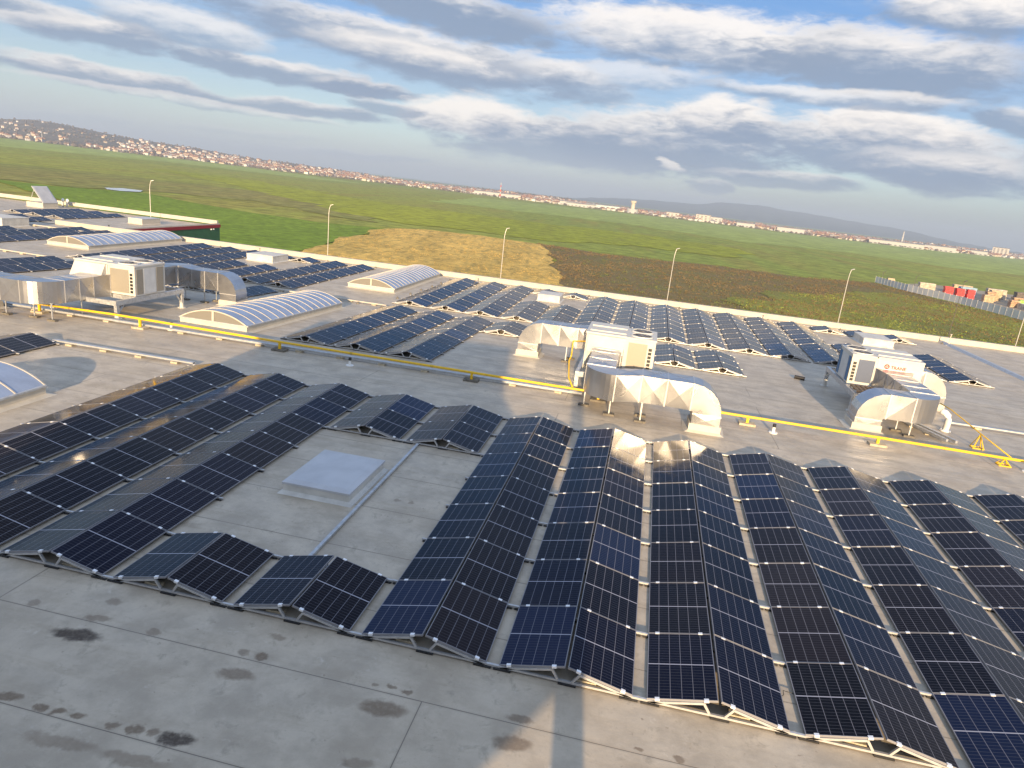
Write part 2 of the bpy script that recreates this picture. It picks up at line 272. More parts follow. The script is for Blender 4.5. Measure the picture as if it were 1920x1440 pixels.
mat('green_wall', (.030,.115,.055), .5, fn=mottled(1.5, .12))
mat('red_trim', (.28,.012,.03), .45)
mat('wall_grey', (.42,.42,.42), .7, fn=mottled(1, .1))
mat('lamp_pole', (.56,.54,.50), .5, .3)
mat('dark_pole', (.10,.09,.085), .6)
mat('wall_beige', (.52,.47,.40), .8, fn=mottled(1, .1))

# ---------------------------------------------------------------- mesh helpers
class MB:
    def __init__(s): s.v = []; s.f = []; s.m = []; s.uv = {}
    def add(s, vs, fs, mi=0):
        o = len(s.v); s.v += [tuple(v) for v in vs]; s.f += [tuple(i+o for i in f) for f in fs]; s.m += [mi]*len(fs); return s
    def box(s, x0, y0, z0, x1, y1, z1, mi=0, T=None):
        vs = [(x0,y0,z0),(x1,y0,z0),(x1,y1,z0),(x0,y1,z0),(x0,y0,z1),(x1,y0,z1),(x1,y1,z1),(x0,y1,z1)]
        if T is not None: vs = [T @ Vector(v) for v in vs]
        return s.add(vs, [(0,3,2,1),(4,5,6,7),(0,1,5,4),(1,2,6,5),(2,3,7,6),(3,0,4,7)], mi)
    def bar(s, a, b, w, h, mi=0, up=(0,0,1)):
        a, b = Vector(a), Vector(b); d = b-a; L = d.length; d.normalize(); up = Vector(up)
        sd_ = d.cross(up)
        if sd_.length < 1e-4: sd_ = d.cross(Vector((1,0,0)))
        sd_.normalize(); u = sd_.cross(d)
        T = Matrix((( d.x, sd_.x, u.x, a.x),(d.y, sd_.y, u.y, a.y),(d.z, sd_.z, u.z, a.z),(0,0,0,1)))
        return s.box(0, -w/2, -h/2, L, w/2, h/2, mi, T)
    def tube(s, pts, r, n=10, mi=0, caps=True, r1=None):
        pts = [Vector(p) for p in pts]; rings = []
        for i, p in enumerate(pts):
            d = (pts[min(i+1, len(pts)-1)] - pts[max(i-1, 0)]).normalized()
            a = d.cross(Vector((0,0,1)))
            if a.length < .05: a = d.cross(Vector((0,1,0)))
            a.normalize(); b = a.cross(d); rad = r if r1 is None else r+(r1-r)*i/(len(pts)-1)
            rings.append([p + a*rad*math.cos(k*2*math.pi/n) + b*rad*math.sin(k*2*math.pi/n) for k in range(n)])
        vs = [v for rg in rings for v in rg]; fs = []
        for i in range(len(rings)-1):
            for k in range(n): fs.append((i*n+k, i*n+(k+1)%n, (i+1)*n+(k+1)%n, (i+1)*n+k))
        if caps: fs += [tuple(range(n-1,-1,-1)), tuple((len(rings)-1)*n+k for k in range(n))]
        return s.add(vs, fs, mi)
    def cyl(s, x, y, z0, z1, r, n=14, mi=0, r1=None): return s.tube([(x,y,z0),(x,y,z1)], r, n, mi, r1=r1)
    def prism(s, poly, axis, a, b, mi=0):      # poly in the other two axes
        n = len(poly)
        def P(p, t): return (t, p[0], p[1]) if axis == 'x' else (p[0], t, p[1]) if axis == 'y' else (p[0], p[1], t)
        vs = [P(p, a) for p in poly] + [P(p, b) for p in poly]
        return s.add(vs, [tuple(range(n)), tuple(range(2*n-1, n-1, -1))] + [(i, i+n, (i+1)%n+n, (i+1)%n) for i in range(n)], mi)
    def build(s, name, mats, parent=None, smooth=False, loc=None, fixn=True):
        me = bpy.data.meshes.new(name); me.from_pydata(s.v, [], s.f)
        if isinstance(mats, str): mats = [mats]
        for m in mats: me.materials.append(MATS[m])
        me.polygons.foreach_set('material_index', s.m)
        if smooth: me.polygons.foreach_set('use_smooth', [True]*len(s.f))
        me.update(); 
        if fixn:
            import bmesh
            bm = bmesh.new(); bm.from_mesh(me); bmesh.ops.recalc_face_normals(bm, faces=bm.faces); bm.to_mesh(me); bm.free()
        o = bpy.data.objects.new(name, me); COL.objects.link(o)
        if parent: o.parent = parent
        if loc is not None: o.location = loc
        return o
def tag(o, label=None, cat=None, group=None, kind=None):
    if label: o['label'] = label
    if cat: o['category'] = cat
    if group: o['group'] = group
    if kind: o['kind'] = kind
    return o
def empty(name, loc=(0,0,0), rot=(0,0,0), label=None, cat=None, group=None):
    o = bpy.data.objects.new(name, None); COL.objects.link(o); o.location = loc; o.rotation_euler = rot; o.empty_display_size = .3
    return tag(o, label, cat, group)
def copy_tree(o, parent=None):
    c = o.copy(); COL.objects.link(c); c.parent = parent
    for ch in o.children: copy_tree(ch, c)
    return c
ORD = ['first','second','third','fourth','fifth','sixth','seventh','eighth','ninth','tenth','eleventh','twelfth','thirteenth','fourteenth','fifteenth','sixteenth','seventeenth','eighteenth','nineteenth','twentieth']
def rz(y): return 0.0 if y < 13.5 else (-0.033*(y-13.5) if y < 31 else -.5775)
build_t = None
# ================================================================ the warehouse roof
def sheet(name, ys, x0, x1, m, parent, zf, nx=1):
    b = MB(); xs = [x0+(x1-x0)*i/nx for i in range(nx+1)]
    vs = [(x, y, zf(y)) for y in ys for x in xs]; fs = []
    for j in range(len(ys)-1):
        for i in range(nx): a = j*(nx+1)+i; fs.append((a, a+1, a+nx+2, a+nx+1))
    b.add(vs, fs); return b.build(name, m, parent, fixn=False)
GZ = -14.0
wh = empty('warehouse', (0,0,0), label='wide warehouse whose pale flat membrane roof carries the solar rows', cat='warehouse')
sheet('roof_membrane', [-14,13.5,31,46.25], -60, 62, 'membrane', wh, rz)
w = MB(); w.box(-60,46.25,GZ,62,46.55,-.62); w.box(61.7,-14,GZ,62,46.25,-.62); w.box(-60,-14,GZ,-59.7,46.25,-.62)
w.build('wall', 'wall_grey', wh)
pw = MB(); pw.box(-37.9,46.25,-.62,62,46.55,-.24); pw.build('parapet', 'parapet_white', wh)
cp = MB(); cp.box(-44.2,46.21,-.238,62.02,46.60,-.195); cp.build('parapet_capping', 'parapet_white', wh)
pl = MB(); pl.box(-44.2,46.25,-.62,-37.9,46.55,-.24); pl.build('low_parapet', 'parapet_white', wh)
j = MB()
for (xa, ya, xb, yb) in ((31.2,46.2,32.0,31.0),(32.0,31.0,32.6,8.0)):
    j.add([(xa-.22,ya,rz(ya)+.002),(xa-.1,ya,rz(ya)+.14),(xa+.1,ya,rz(ya)+.14),(xa+.22,ya,rz(ya)+.002),(xb-.22,yb,rz(yb)+.002),(xb-.1,yb,rz(yb)+.14),(xb+.1,yb,rz(yb)+.14),(xb+.22,yb,rz(yb)+.002)],
          [(0,1,5,4),(1,2,6,5),(2,3,7,6),(0,3,2,1),(4,5,6,7)])
j.build('expansion_joint', 'tray_grey', wh)
# wing with green wall
wg = empty('warehouse_wing', (-38,47,0), label='green walled wing with dark red trim behind the main roof', cat='building')
def P(o): o.location = (38,-47,0); return o
b = MB(); b.add([(-90,46.56,-.58),(-38,46.56,-.58),(-38,62,-.58),(-90,62,-.58)], [(0,1,2,3)]); P(b.build('roof_membrane', 'membrane', wg, fixn=False))
b = MB(); b.box(-38.2,46.56,GZ,-38,62,-.75); b.box(-90,61.8,GZ,-38.2,62,-.75); P(b.build('wall', 'green_wall', wg))
b = MB(); b.box(-38.25,46.56,-.75,-37.93,62.07,-.42); P(b.build('red_trim', 'red_trim', wg))
b = MB(); b.box(-38.2,46.56,-.42,-37.98,62,-.30); b.box(-90,61.78,-.42,-38.2,62.05,-.02); P(b.build('parapet', 'parapet_white', wg))
lp = MB(); lp.box(-38.0,60.35,-.95,-37.9,60.5,-.82); lp.box(-38.0,60.75,-.95,-37.9,60.9,-.82); P(lp.build('wall_light', 'white_plastic', wg))
# taller block behind the camera that throws the big shadow
tb = MB(); tb.prism([(-2.7,.01),(-2.7,6.95),(7.0,6.95),(7.6,5.3),(9.8,3.75),(10.12,3.0),(10.12,2.22),(8.95,1.75),(8.85,.01)], 'y', -10.4, -10.0)
tbo = tb.build('stair_tower', 'wall_beige', None); tag(tbo, 'taller beige roof block out of view whose shadow falls over the left panels', 'building')
pb = MB(); pb.box(10.1,-10.45,.01,10.5,-10.05,5.7); pb.box(10.0,-10.55,0.005,10.6,-9.95,.05); tag(pb.build('concrete_pillar', 'wall_beige', None), 'square pillar out of view that throws the narrow dark stripe', 'pillar')

# ================================================================ solar rows
PW, PL, PG, TILT, LOWZ, RG = 1.038, 1.6502, .0175, .2245, .08, .0523
PITCH, STEP = 2.2855, 1.6502+.0175
RZ_ = LOWZ + PW*math.sin(TILT)
def panel_mesh():
    b = MB(); t, fw = .035, .0085       # origin: top face, low edge, front corner; x goes up the slope
    b.box(0,0,-t,fw,PL,0,0); b.box(PW-fw,0,-t,PW,PL,0,0); b.box(fw,0,-t,PW-fw,fw,0,0); b.box(fw,PL-fw,-t,PW-fw,PL,0,0)
    z = -.003
    b.add([(fw,fw,z),(PW-fw,fw,z),(PW-fw,PL-fw,z),(fw,PL-fw,z)], [(0,1,2,3)], 1)
    b.add([(fw,fw,z-.006),(PW-fw,fw,z-.006),(PW-fw,PL-fw,z-.006),(fw,PL-fw,z-.006)], [(3,2,1,0)], 2)
    o = b.build('solar_panel', ['frame_silver','solar_cells','dark_back'], None, fixn=False); me = o.data
    uvl = me.uv_layers.new(name='UVMap')
    for p in me.polygons:
        for li in p.loop_indices:
            v = me.vertices[me.loops[li].vertex_index].co
            uvl.data[li].uv = ((v.x-fw)/(PW-2*fw)*6, (v.y-fw)/(PL-2*fw)*24)
    bpy.data.objects.remove(o); return me
ME_PANEL = panel_mesh()
def frame_mesh(clamp2):
    b = MB(); ct, stn = math.cos(TILT), math.sin(TILT)
    b.box(-PITCH/2, -.02, .028, PITCH/2, .02, .062)
    for s in (-1, 1):
        lo = Vector((s*(RG/2+PW*ct-.02), 0, LOWZ-.035-.022)); hi = Vector((s*(RG/2+.20*ct), 0, LOWZ+(PW-.20)*stn-.035-.022))
        if clamp2: b.bar(lo, hi, .04, .036, 0)
        else: b.bar(lo+Vector((0,0,-.02)), hi+Vector((0,0,-.02)), .022, .03, 0)
        b.bar(hi+Vector((0,0,.01)), (s*.115, 0, .06), .036, .036, 0)
        for d in (.15, .84):       # panel clamps
            c = Vector((s*(RG/2+(PW-d*PW)*ct), 0, LOWZ+d*PW*stn)); dr = Vector((s*ct, 0, -stn))
            b.bar(c-dr*.035+Vector((0,0,-.012)), c+dr*.035+Vector((0,0,-.012)), .05, .036, 1)
    for x in (-PITCH/2+.02, -.1, PITCH/2-.30): b.box(x, -.05, .002, x+.28, .05, .026, 2)
    o = b.build('support_frame', ['aluminium','clamp_metal','black_part'], None); me = o.data; bpy.data.objects.remove(o); return me
ME_FRAME = frame_mesh(0); ME_FRAME_END = frame_mesh(1)
bb = MB(); bb.box(-.15,-.06,0,.15,.06,.075); o_ = bb.build('ballast_block', 'concrete_block', None); ME_BLOCK = o_.data; bpy.data.objects.remove(o_)
rnd = random.Random(3)
def solar_row(xc, y0, n, label, group, slope=None, name='solar_panel_row'):
    sl_ = math.atan((rz(y0+n*STEP)-rz(y0))/(n*STEP)) if slope is None else slope
    root = empty(name, (xc, y0, rz(y0)+.003), (sl_, 0, 0), label, 'solar panels', group)
    for i in range(n):
        for s in (-1, 1):
            o = bpy.data.objects.new('solar_panel', ME_PANEL); COL.objects.link(o); o.parent = root
            a = rnd.uniform(-.0045, .0045); bq = rnd.uniform(-.003, .003)
            if s > 0:   # right slope, low edge at the right: turn the panel half round
                o.location = (RG/2+PW*math.cos(TILT), i*STEP+PL, LOWZ); o.rotation_euler = (bq, 0, math.pi)
                o.rotation_euler = (Matrix.Rotation(math.pi, 4, 'Z') @ Matrix.Rotation(-(TILT+a), 4, 'Y') @ Matrix.Rotation(bq, 4, 'X')).to_euler()
            else:
                o.location = (-(RG/2+PW*math.cos(TILT)), i*STEP, LOWZ)
                o.rotation_euler = (Matrix.Rotation(-(TILT+a), 4, 'Y') @ Matrix.Rotation(bq, 4, 'X')).to_euler()
    for i in range(n+1):
        y = i*STEP - PG/2 + (.012 if i == 0 else -.012 if i == n else 0)
        o = bpy.data.objects.new('support_frame', ME_FRAME_END if i in (0, n) else ME_FRAME); COL.objects.link(o); o.parent = root; o.location = (0, y, 0)
    for i in range(0, n, 2 if n > 3 else 1):
        s = -1 if rnd.random() < .5 else 1
        o = bpy.data.objects.new('ballast_block', ME_BLOCK); COL.objects.link(o); o.parent = root; o.location = (s*.33, i*STEP+.12, .003); o.rotation_euler = (0,0,rnd.uniform(-.06,.06))
    return root
G1 = 'rows of solar panels in the front block'
main_k = [-2,-1,0,3,4,5,6,7,8,9]
mnames = {-2:'leftmost long row of the front block, golden light on its left slope',-1:'second long front row from the left, in the tower shadow',0:'third long front row from the left, beside the cleared bay with the flat white hatch',
 3:'long front row just right of the cleared bay with the flat white hatch',4:'front row whose far end lies nearest the left leg of the shiny central duct',5:'front row mirroring bright duct glare, just below the shiny duct outlet',
 6:'front row directly right of the glare mirroring row below the duct outlet',7:'front row of dark panels, fourth from the right edge of the photo',8:'front row of dark panels, second from the right edge',9:'rightmost front row, only its far left panels in view'}
mnames[7] = 'front row of dark panels, third from the right edge'
for k in main_k: solar_row(k*PITCH, 0, 7, mnames[k], G1)
solar_row(1*PITCH, 0, 1, 'single panel pair left of the other, in front of the flat white hatch', G1)
solar_row(2*PITCH, 0, 1, 'single panel pair right of the other, in front of the flat white hatch', G1)
solar_row(1*PITCH, 5*STEP, 2, 'short two panel row behind the flat white hatch, the left one', G1)
solar_row(2*PITCH, 5*STEP, 2, 'short two panel row behind the flat white hatch, at the end of the metal strip', G1)
solar_row(-12.02, 3*STEP, 4, 'dark row cut by the left edge of the photo, beyond the near arched skylight', G1)
G2 = 'rows of solar panels in the middle block beyond the yellow pipe'
YS = 17.62
for i, k in enumerate((-2,-1,0)):
    solar_row(k*PITCH+.16, YS, 7, ORD[i]+' from the left of three long rows just beyond the yellow pipe', G2)
for i, k in enumerate((1,2,3,4)): solar_row(k*PITCH+.08, YS+5*STEP, 2, ['short row beside the tall left leg of the central duct','short row seen under the central duct, the left one','short row seen under the central duct, the middle one','short row hidden behind the central air unit'][i], G2)
solar_row(5*PITCH-.1, YS+4*STEP, 3, 'three panel row just right of the central air unit', G2)
solar_row(6*PITCH-.12, YS+4*STEP, 3, 'three panel row furthest right in the middle block', G2)
for i, x in enumerate((-20.6,-18.2,-15.8,-13.42)): solar_row(x, YS+5*STEP, 2, ORD[i]+' from the left of the short rows behind the left air unit duct', G2)
solar_row(-28.05, YS, 7, 'long row left of the left air unit, the further one', G2); solar_row(-25.8, YS, 7, 'long row left of the left air unit, the nearer one', G2)
G3 = 'rows of solar panels in the far block along the parapet'
YC = 31.33
cl = {-2:-4.62,-1:-2.32,0:-.12,3:6.55,4:8.83,5:11.16,6:13.42,7:15.72,8:17.97,9:20.35}
far_txt = ['first','second','third']
for i, k in enumerate((-2,-1,0)): solar_row(cl[k], YC, 8, far_txt[i]+' long row right of the far middle arched skylight', G3)
for i, k in enumerate((3,4,5,6,7,8,9)): solar_row(cl[k], YC, 8, ORD[i]+' of seven long far rows right of the small white parapet hatch, counted from left', G3)
for x, y, n, l in ((2.15,YC,4,'four panel row in front of the small white hatch, the left one'),(4.32,YC,4,'four panel row in front of the small white hatch, the right one'),
  (2.05,YC+7*STEP,1,'lone far panel pair behind the small white hatch, the left one'),(4.2,YC+7*STEP,1,'lone far panel pair behind the small white hatch, the right one'),
  (22.66,YC+7*STEP,1,'left one of three lone panel pairs near the parapet at the right'),(25.03,YC+7*STEP,1,'middle one of three lone panel pairs by the parapet at right'),(27.3,YC+7*STEP,1,'right one of three lone panel pairs near the parapet at the right'),
  (22.68,YC,4,'four panel row just left of the right air unit'),(25.0,YC,4,'four panel row behind the right air unit'),(27.4,YC,4,'four panel row furthest right, ending beyond the right duct')):
    solar_row(x, y, n, l, G3)
for i, x in enumerate((-28.0,-25.45,-23.1)): solar_row(x, YC, 8, ORD[i]+' from the left of the long rows between the far left skylight and the parapet', G3)
for x, y, n, l in ((-20.75,YC,4,'four panel row in front of the left small hatch, the left one'),(-18.25,YC,4,'four panel row in front of the left small hatch, the right one'),
  (-20.6,YC+7*STEP,1,'lone panel behind the left small hatch, the left one'),(-18.2,YC+7*STEP,1,'lone panel behind the left small hatch, the right one'),
  (-15.8,YC,8,'long far row ending left of the middle arched skylight, the left of two'),(-13.45,YC,8,'long far row ending left of the middle arched skylight, the right of two'),
  (-37.4,YC+1*STEP,7,'far row left of the furthest arched skylight, nearest it'),(-39.95,YC,8,'second far row left of the furthest arched skylight'),(-42.3,YC-STEP,6,'third far row left of the furthest arched skylight'),
  (-49.5,YC+4*STEP,6,'row at the far left edge in front of the wing'),(-47.2,YC+5*STEP,5,'short row at the far left edge before the cable tray')):
    solar_row(x, y, n, l, G3)
for i, x in enumerate((-52.9,-50.5,-48.1)):
    solar_row(x, 50.2, 5, ORD[i]+' from the left of three rows on the wing roof', 'rows of solar panels on the wing roof', slope=0)

# ================================================================ hatches and skylights
def hatch(x0, y0, x1, y1, h, label, tilt_cover=None, cover='hatch_cover', curbm='curb_light', z=None):
    z = rz((y0+y1)/2) if z is None else z
    cx, cy = (x0+x1)/2, (y0+y1)/2; a, b_ = (x1-x0)/2, (y1-y0)/2
    r = empty('roof_hatch', (cx, cy, z), label=label, cat='roof hatch', group='flat roof hatches')
    c = MB(); f = .10
    c.add([(-a-f,-b_-f,.002),(a+f,-b_-f,.002),(a+f,b_+f,.002),(-a-f,b_+f,.002),(-a,-b_,.07),(a,-b_,.07),(a,b_,.07),(-a,b_,.07),(-a,-b_,h-.07),(a,-b_,h-.07),(a,b_,h-.07),(-a,b_,h-.07)],
          [(0,1,5,4),(1,2,6,5),(2,3,7,6),(3,0,4,7),(4,5,9,8),(5,6,10,9),(6,7,11,10),(7,4,8,11),(8,9,10,11)])
    c.build('curb', curbm, r)
    d = MB(); e = .02; g = .14
    d.add([(-a-e,-b_-e,0),(a+e,-b_-e,0),(a+e,b_+e,0),(-a-e,b_+e,0),(-a-e,-b_-e,.05),(a+e,-b_-e,.05),(a+e,b_+e,.05),(-a-e,b_+e,.05),(-a+g,-b_+g,.085),(a-g,-b_+g,.085),(a-g,b_-g,.085),(-a+g,b_-g,.085)],
          [(3,2,1,0),(0,1,5,4),(1,2,6,5),(2,3,7,6),(3,0,4,7),(4,5,9,8),(5,6,10,9),(6,7,11,10),(7,4,8,11),(8,9,10,11)])
    o = d.build('cover', cover, r, loc=(0,0,h-.068))
    if tilt_cover:
        for v in o.data.vertices: v.co.x -= a
        o.location = (a, 0, h-.06); o.rotation_euler = (0, tilt_cover, 0)
        s = MB(); s.tube([(-.75,-b_+.2,h-.06),(-.15,-b_+.2,h+1.3)], .025, 6); s.build('stay', 'galvanised', r)
    return r
hatch(2.08,4.2,3.68,6.3,.29,'flat white translucent hatch in the cleared bay among the front panels')
hatch(1.95,40.1,3.55,42.0,.5,'small white hatch between panels near the middle of the far parapet', cover='curb_light')
hatch(24.1,40.0,26.0,42.4,.5,'white hatch behind the right air unit', cover='curb_light')
hatch(-21.4,40.6,-19.2,43,.55,'white hatch among the far rows behind the left air unit', cover='curb_light')
hatch(-42.9,53.9,-41.3,56.6,.6,'white hatch on the wing roof near the parapet', z=-.58, curbm='cream_trim')
hatch(-46.9,40.3,-43.6,42.9,.75,'large pale hatch at the far left, in front of the wing', cover='curb_light')
hatch(-58.3,57.2,-56.2,59.2,.6,'open hatch with its grey lid standing up at the far left', tilt_cover=R(52), z=-.58, curbm='cream_trim')
def skylight(x0, y0, x1, y1, rise, nb, label, slope=None):
    z = rz(y0); L = y1-y0; wd = x1-x0; sl_ = math.atan((rz(y1)-rz(y0))/L)
    r = empty('arched_skylight', ((x0+x1)/2, y0, z), (sl_,0,0), label, 'skylight', 'long arched roof skylights')
    hw, ch = wd/2, .27
    c = MB(); f = .2
    c.add([(-hw-f,-f,.002),(hw+f,-f,.002),(hw+f,L+f,.002),(-hw-f,L+f,.002),(-hw,0,.06),(hw,0,.06),(hw,L,.06),(-hw,L,.06),(-hw,0,ch),(hw,0,ch),(hw,L,ch),(-hw,L,ch)],
          [(0,1,5,4),(1,2,6,5),(2,3,7,6),(3,0,4,7),(4,5,9,8),(5,6,10,9),(6,7,11,10),(7,4,8,11)])
    c.build('curb', 'cream_trim', r)
    Rr = (hw*hw+rise*rise)/(2*rise); a0 = math.asin(hw/Rr); n = 18
    def arc(rad, k): a = -a0+2*a0*k/n; return (rad*math.sin(a), rad*math.cos(a)-(Rr-rise)+ch+.02)
    g = MB(); vs = []; fs = []
    for y in [L*i/nb for i in range(nb+1)]:
        for k in range(n+1): p = arc(Rr, k); vs.append((p[0], y, p[1]))
    for i in range(nb):
        for k in range(n): q = i*(n+1)+k; fs.append((q, q+1, q+n+2, q+n+1))
    g.add(vs, fs); g.build('glazing', 'poly_glaze', r, smooth=True)
    for i in range(nb+1):
        y = L*i/nb; m_ = MB(); vs = []; fs = []
        for k in range(n+1):
            p0, p1 = arc(Rr-.03, k), arc(Rr+.018, k)
            for (p, dy) in ((p0,-.022),(p1,-.022),(p1,.022),(p0,.022)): vs.append((p[0], y+dy, p[1]))
        for k in range(n):
            for e in range(4): fs.append((k*4+e, k*4+(e+1)%4, k*4+4+(e+1)%4, k*4+4+e))
        fs += [(0,1,2,3),(n*4+3,n*4+2,n*4+1,n*4)]
        m_.add(vs, fs); m_.build('glazing_bar', 'parapet_white', r)
    for y in (0.0, L):
        e = MB(); pts = [arc(Rr-.02, k) for k in range(n+1)]; yy = y+(.012 if y == 0 else -.012)
        e.add([(p[0], yy, p[1]) for p in pts], [tuple(range(n+1))]); e.build('end_pane', 'end_glaze', r, fixn=False)
        mu = MB(); mu.box(-.05, y-.035 if y == 0 else y-.02, ch, .05, y+.02 if y == 0 else y+.035, ch+rise); mu.build('end_post', 'parapet_white', r)
    ed = MB()
    for s in (-1, 1): ed.box(s*hw-.06, 0, ch-.01, s*hw+.06, L, ch+.045)
    ed.box(-hw+.06, -.05, ch-.01, hw-.06, .0, ch+.045)
    ed.build('edge_rail', 'tray_grey', r)
    return r
skylight(-10.3, -4.4, -7.05, 7.15, .50, 12, 'near arched skylight cut by the left edge of the photo')
skylight(-10.45, 17.7, -7.2, 27.3, .47, 14, 'arched skylight just beyond the yellow pipe, left of the centre')
skylight(-10.3, 34.9, -7.0, 45.2, .50, 16, 'arched skylight near the parapet in the middle distance')
skylight(-34.3, 35.2, -30.8, 45.7, .50, 15, 'furthest arched skylight, at the left beyond the left air unit')

# ================================================================ ducts
class Duct:
    def __init__(s, c, f, side, w, h):
        s.c, s.f, s.s, s.u = Vector(c), Vector(f).normalized(), Vector(side).normalized(), Vector(f).normalized().cross(Vector(side).normalized())*-1
        s.w, s.h = w, h; s.mb = MB(); s.seams = []; s.ring = None; s.cut()
        s.seam()
    def corners(s, g=0):
        return [s.c+s.s*(a*(s.w/2+g))+s.u*(b*(s.h/2+g)) for a, b in ((-1,-1),(1,-1),(1,1),(-1,1))]
    def cut(s): s.ring = s.corners()
    def seam(s):
        g = .014; A = [p - s.f*.018 for p in s.corners(g)]; B = [p + s.f*.018 for p in s.corners(g)]; I = [p - s.f*.018 for p in s.corners(-.005)]; J = [p + s.f*.018 for p in s.corners(-.005)]
        q_ = MB(); s.seams.append(q_)
        for k in range(4):
            n = (k+1)%4; q_.add([A[k],A[n],B[n],B[k],I[k],I[n],J[n],J[k]], [(0,1,2,3),(4,5,1,0),(3,2,6,7)])
    def join(s, bump):
        new = s.corners()
        for k in range(4):
            n = (k+1)%4; a, b_, c, d = s.ring[k], s.ring[n], new[n], new[k]
            m = (a+b_+c+d)/4; nn = (b_-a).cross(d-a)
            if nn.length > 1e-9: nn.normalize()
            if nn.dot(m - (s.c*.5+sum(s.ring, Vector())/8)) < 0: nn = -nn
            if bump:
                s.mb.add([a,b_,c,d,m+nn*bump], [(0,1,4),(1,2,4),(2,3,4),(3,0,4)])
                if (a-b_).length > .5 and (a-d).length > .3:
                    for p_ in (a,b_,c,d): s.mb.bar(p_+(m-p_)*.03+nn*.002, m+nn*bump, .014, .012, 0, nn)
            else: s.mb.add([a,b_,c,d], [(0,1,2,3)])
        s.ring = new
    def straight(s, L, n=1, bump=.03, w1=None, h1=None):
        w0, h0 = s.w, s.h
        for i in range(n):
            s.c = s.c + s.f*(L/n)
            if w1: s.w = w0+(w1-w0)*(i+1)/n
            if h1: s.h = h0+(h1-h0)*(i+1)/n
            s.join(bump); s.seam()
        return s
    def elbow(s, axis, sgn, r, ang=90, n=6, bump=0, smooth=False):
        # axis 's': turn in the f-s plane, towards sgn*s ; 'u': towards sgn*u
        for i in range(n):
            a = R(ang)/n; d = s.s if axis == 's' else s.u; pv = s.c + d*sgn*r
            ax = s.f.cross(d*sgn).normalized(); q = Matrix.Rotation(a, 3, ax)
            s.c = pv + q @ (s.c-pv); s.f = q @ s.f; s.s = q @ s.s; s.u = q @ s.u
            s.join(bump)
        s.seam(); return s
def duct_thing(d, label, legs=(), curb=None, name='air_duct', origin=None):
    o0 = Vector(origin or (curb if curb else d.c)); r = empty(name, (o0.x, o0.y, rz(o0.y)), label=label, cat='air duct', group='silver air ducts')
    off = -Vector((o0.x, o0.y, rz(o0.y)))
    def pl(o): o.location = off; return o
    d.mb.add(d.corners(), [(0,1,2,3)])
    pl(d.mb.build('duct_casing', 'duct_metal', r)); [pl(q.build('seam_flange', 'seam_metal', r)) for q in d.seams]
    if curb:
        x, y, ax, ay, h = curb[0], curb[1], .52, .52, .3
        z = rz(y); c = MB()
        c.add([(x-ax-.16,y-ay-.16,z+.003),(x+ax+.16,y-ay-.16,z+.003),(x+ax+.16,y+ay+.16,z+.003),(x-ax-.16,y+ay+.16,z+.003),(x-ax,y-ay,z+.08),(x+ax,y-ay,z+.08),(x+ax,y+ay,z+.08),(x-ax,y+ay,z+.08),(x-ax,y-ay,z+h),(x+ax,y-ay,z+h),(x+ax,y+ay,z+h),(x-ax,y+ay,z+h)],
              [(0,1,5,4),(1,2,6,5),(2,3,7,6),(3,0,4,7),(4,5,9,8),(5,6,10,9),(6,7,11,10),(7,4,8,11),(8,9,10,11)])
        pl(c.build('curb', 'cream_trim', r))
    for (x, y, zt) in legs:
        z = rz(y); l = MB(); l.box(x-.02,y-.02,z+.06,x+.02,y+.02,z+zt); l.box(x-.07,y-.012,z+zt-.02,x+.07,y+.012,z+zt)
        pl(l.build('support_leg', 'galvanised', r)); fz = MB(); fz.box(x-.19,y-.1,z+.003,x+.19,y+.1,z+.065); pl(fz.build('foot_block', 'dark_block', r))
    return r
ZC = 1.19
# ---- central unit ducts
d = Duct((8.33,17.78,ZC+rz(17.8)), (0,-1,0), (-1,0,0), 1.3, 1.0)
d.straight(.9,2,.012,w1=1.0,h1=.92); d.straight(2.18,2,.02); d.elbow('s', -1, .6, 90, 10); d.c.z = ZC-.02; d.straight(2.55,3,.024)
D2 = d; d.elbow('u', -1, .56, 90, 5, 0); d.straight(.36,1,.02)
duct_thing(d, 'bright silver duct curving from the front of the central air unit down to the roof', [(7.9,14.7,.73),(8.85,13.95,.73),(9.92,13.72,.73),(9.92,14.5,.73)], (d.c.x, d.c.y))
d = Duct((8.2,20.1,ZC+rz(20)), (0,1,0), (1,0,0), 1.0, .92); d.straight(1.4,1,.02); d.elbow('s', -1, .6, 90, 6); d.c.z = ZC+rz(22); d.straight(2.48,3,.024); d.elbow('u', -1, .56, 90, 5, 0); d.straight(.34,1,.01)
if d.f.z > 0: print('DUCT UP?')
duct_thing(d, 'silver duct reaching left from the central air unit and bending down', [(6.35,21.7,.73),(6.5,22.5,.73)], (d.c.x, d.c.y))
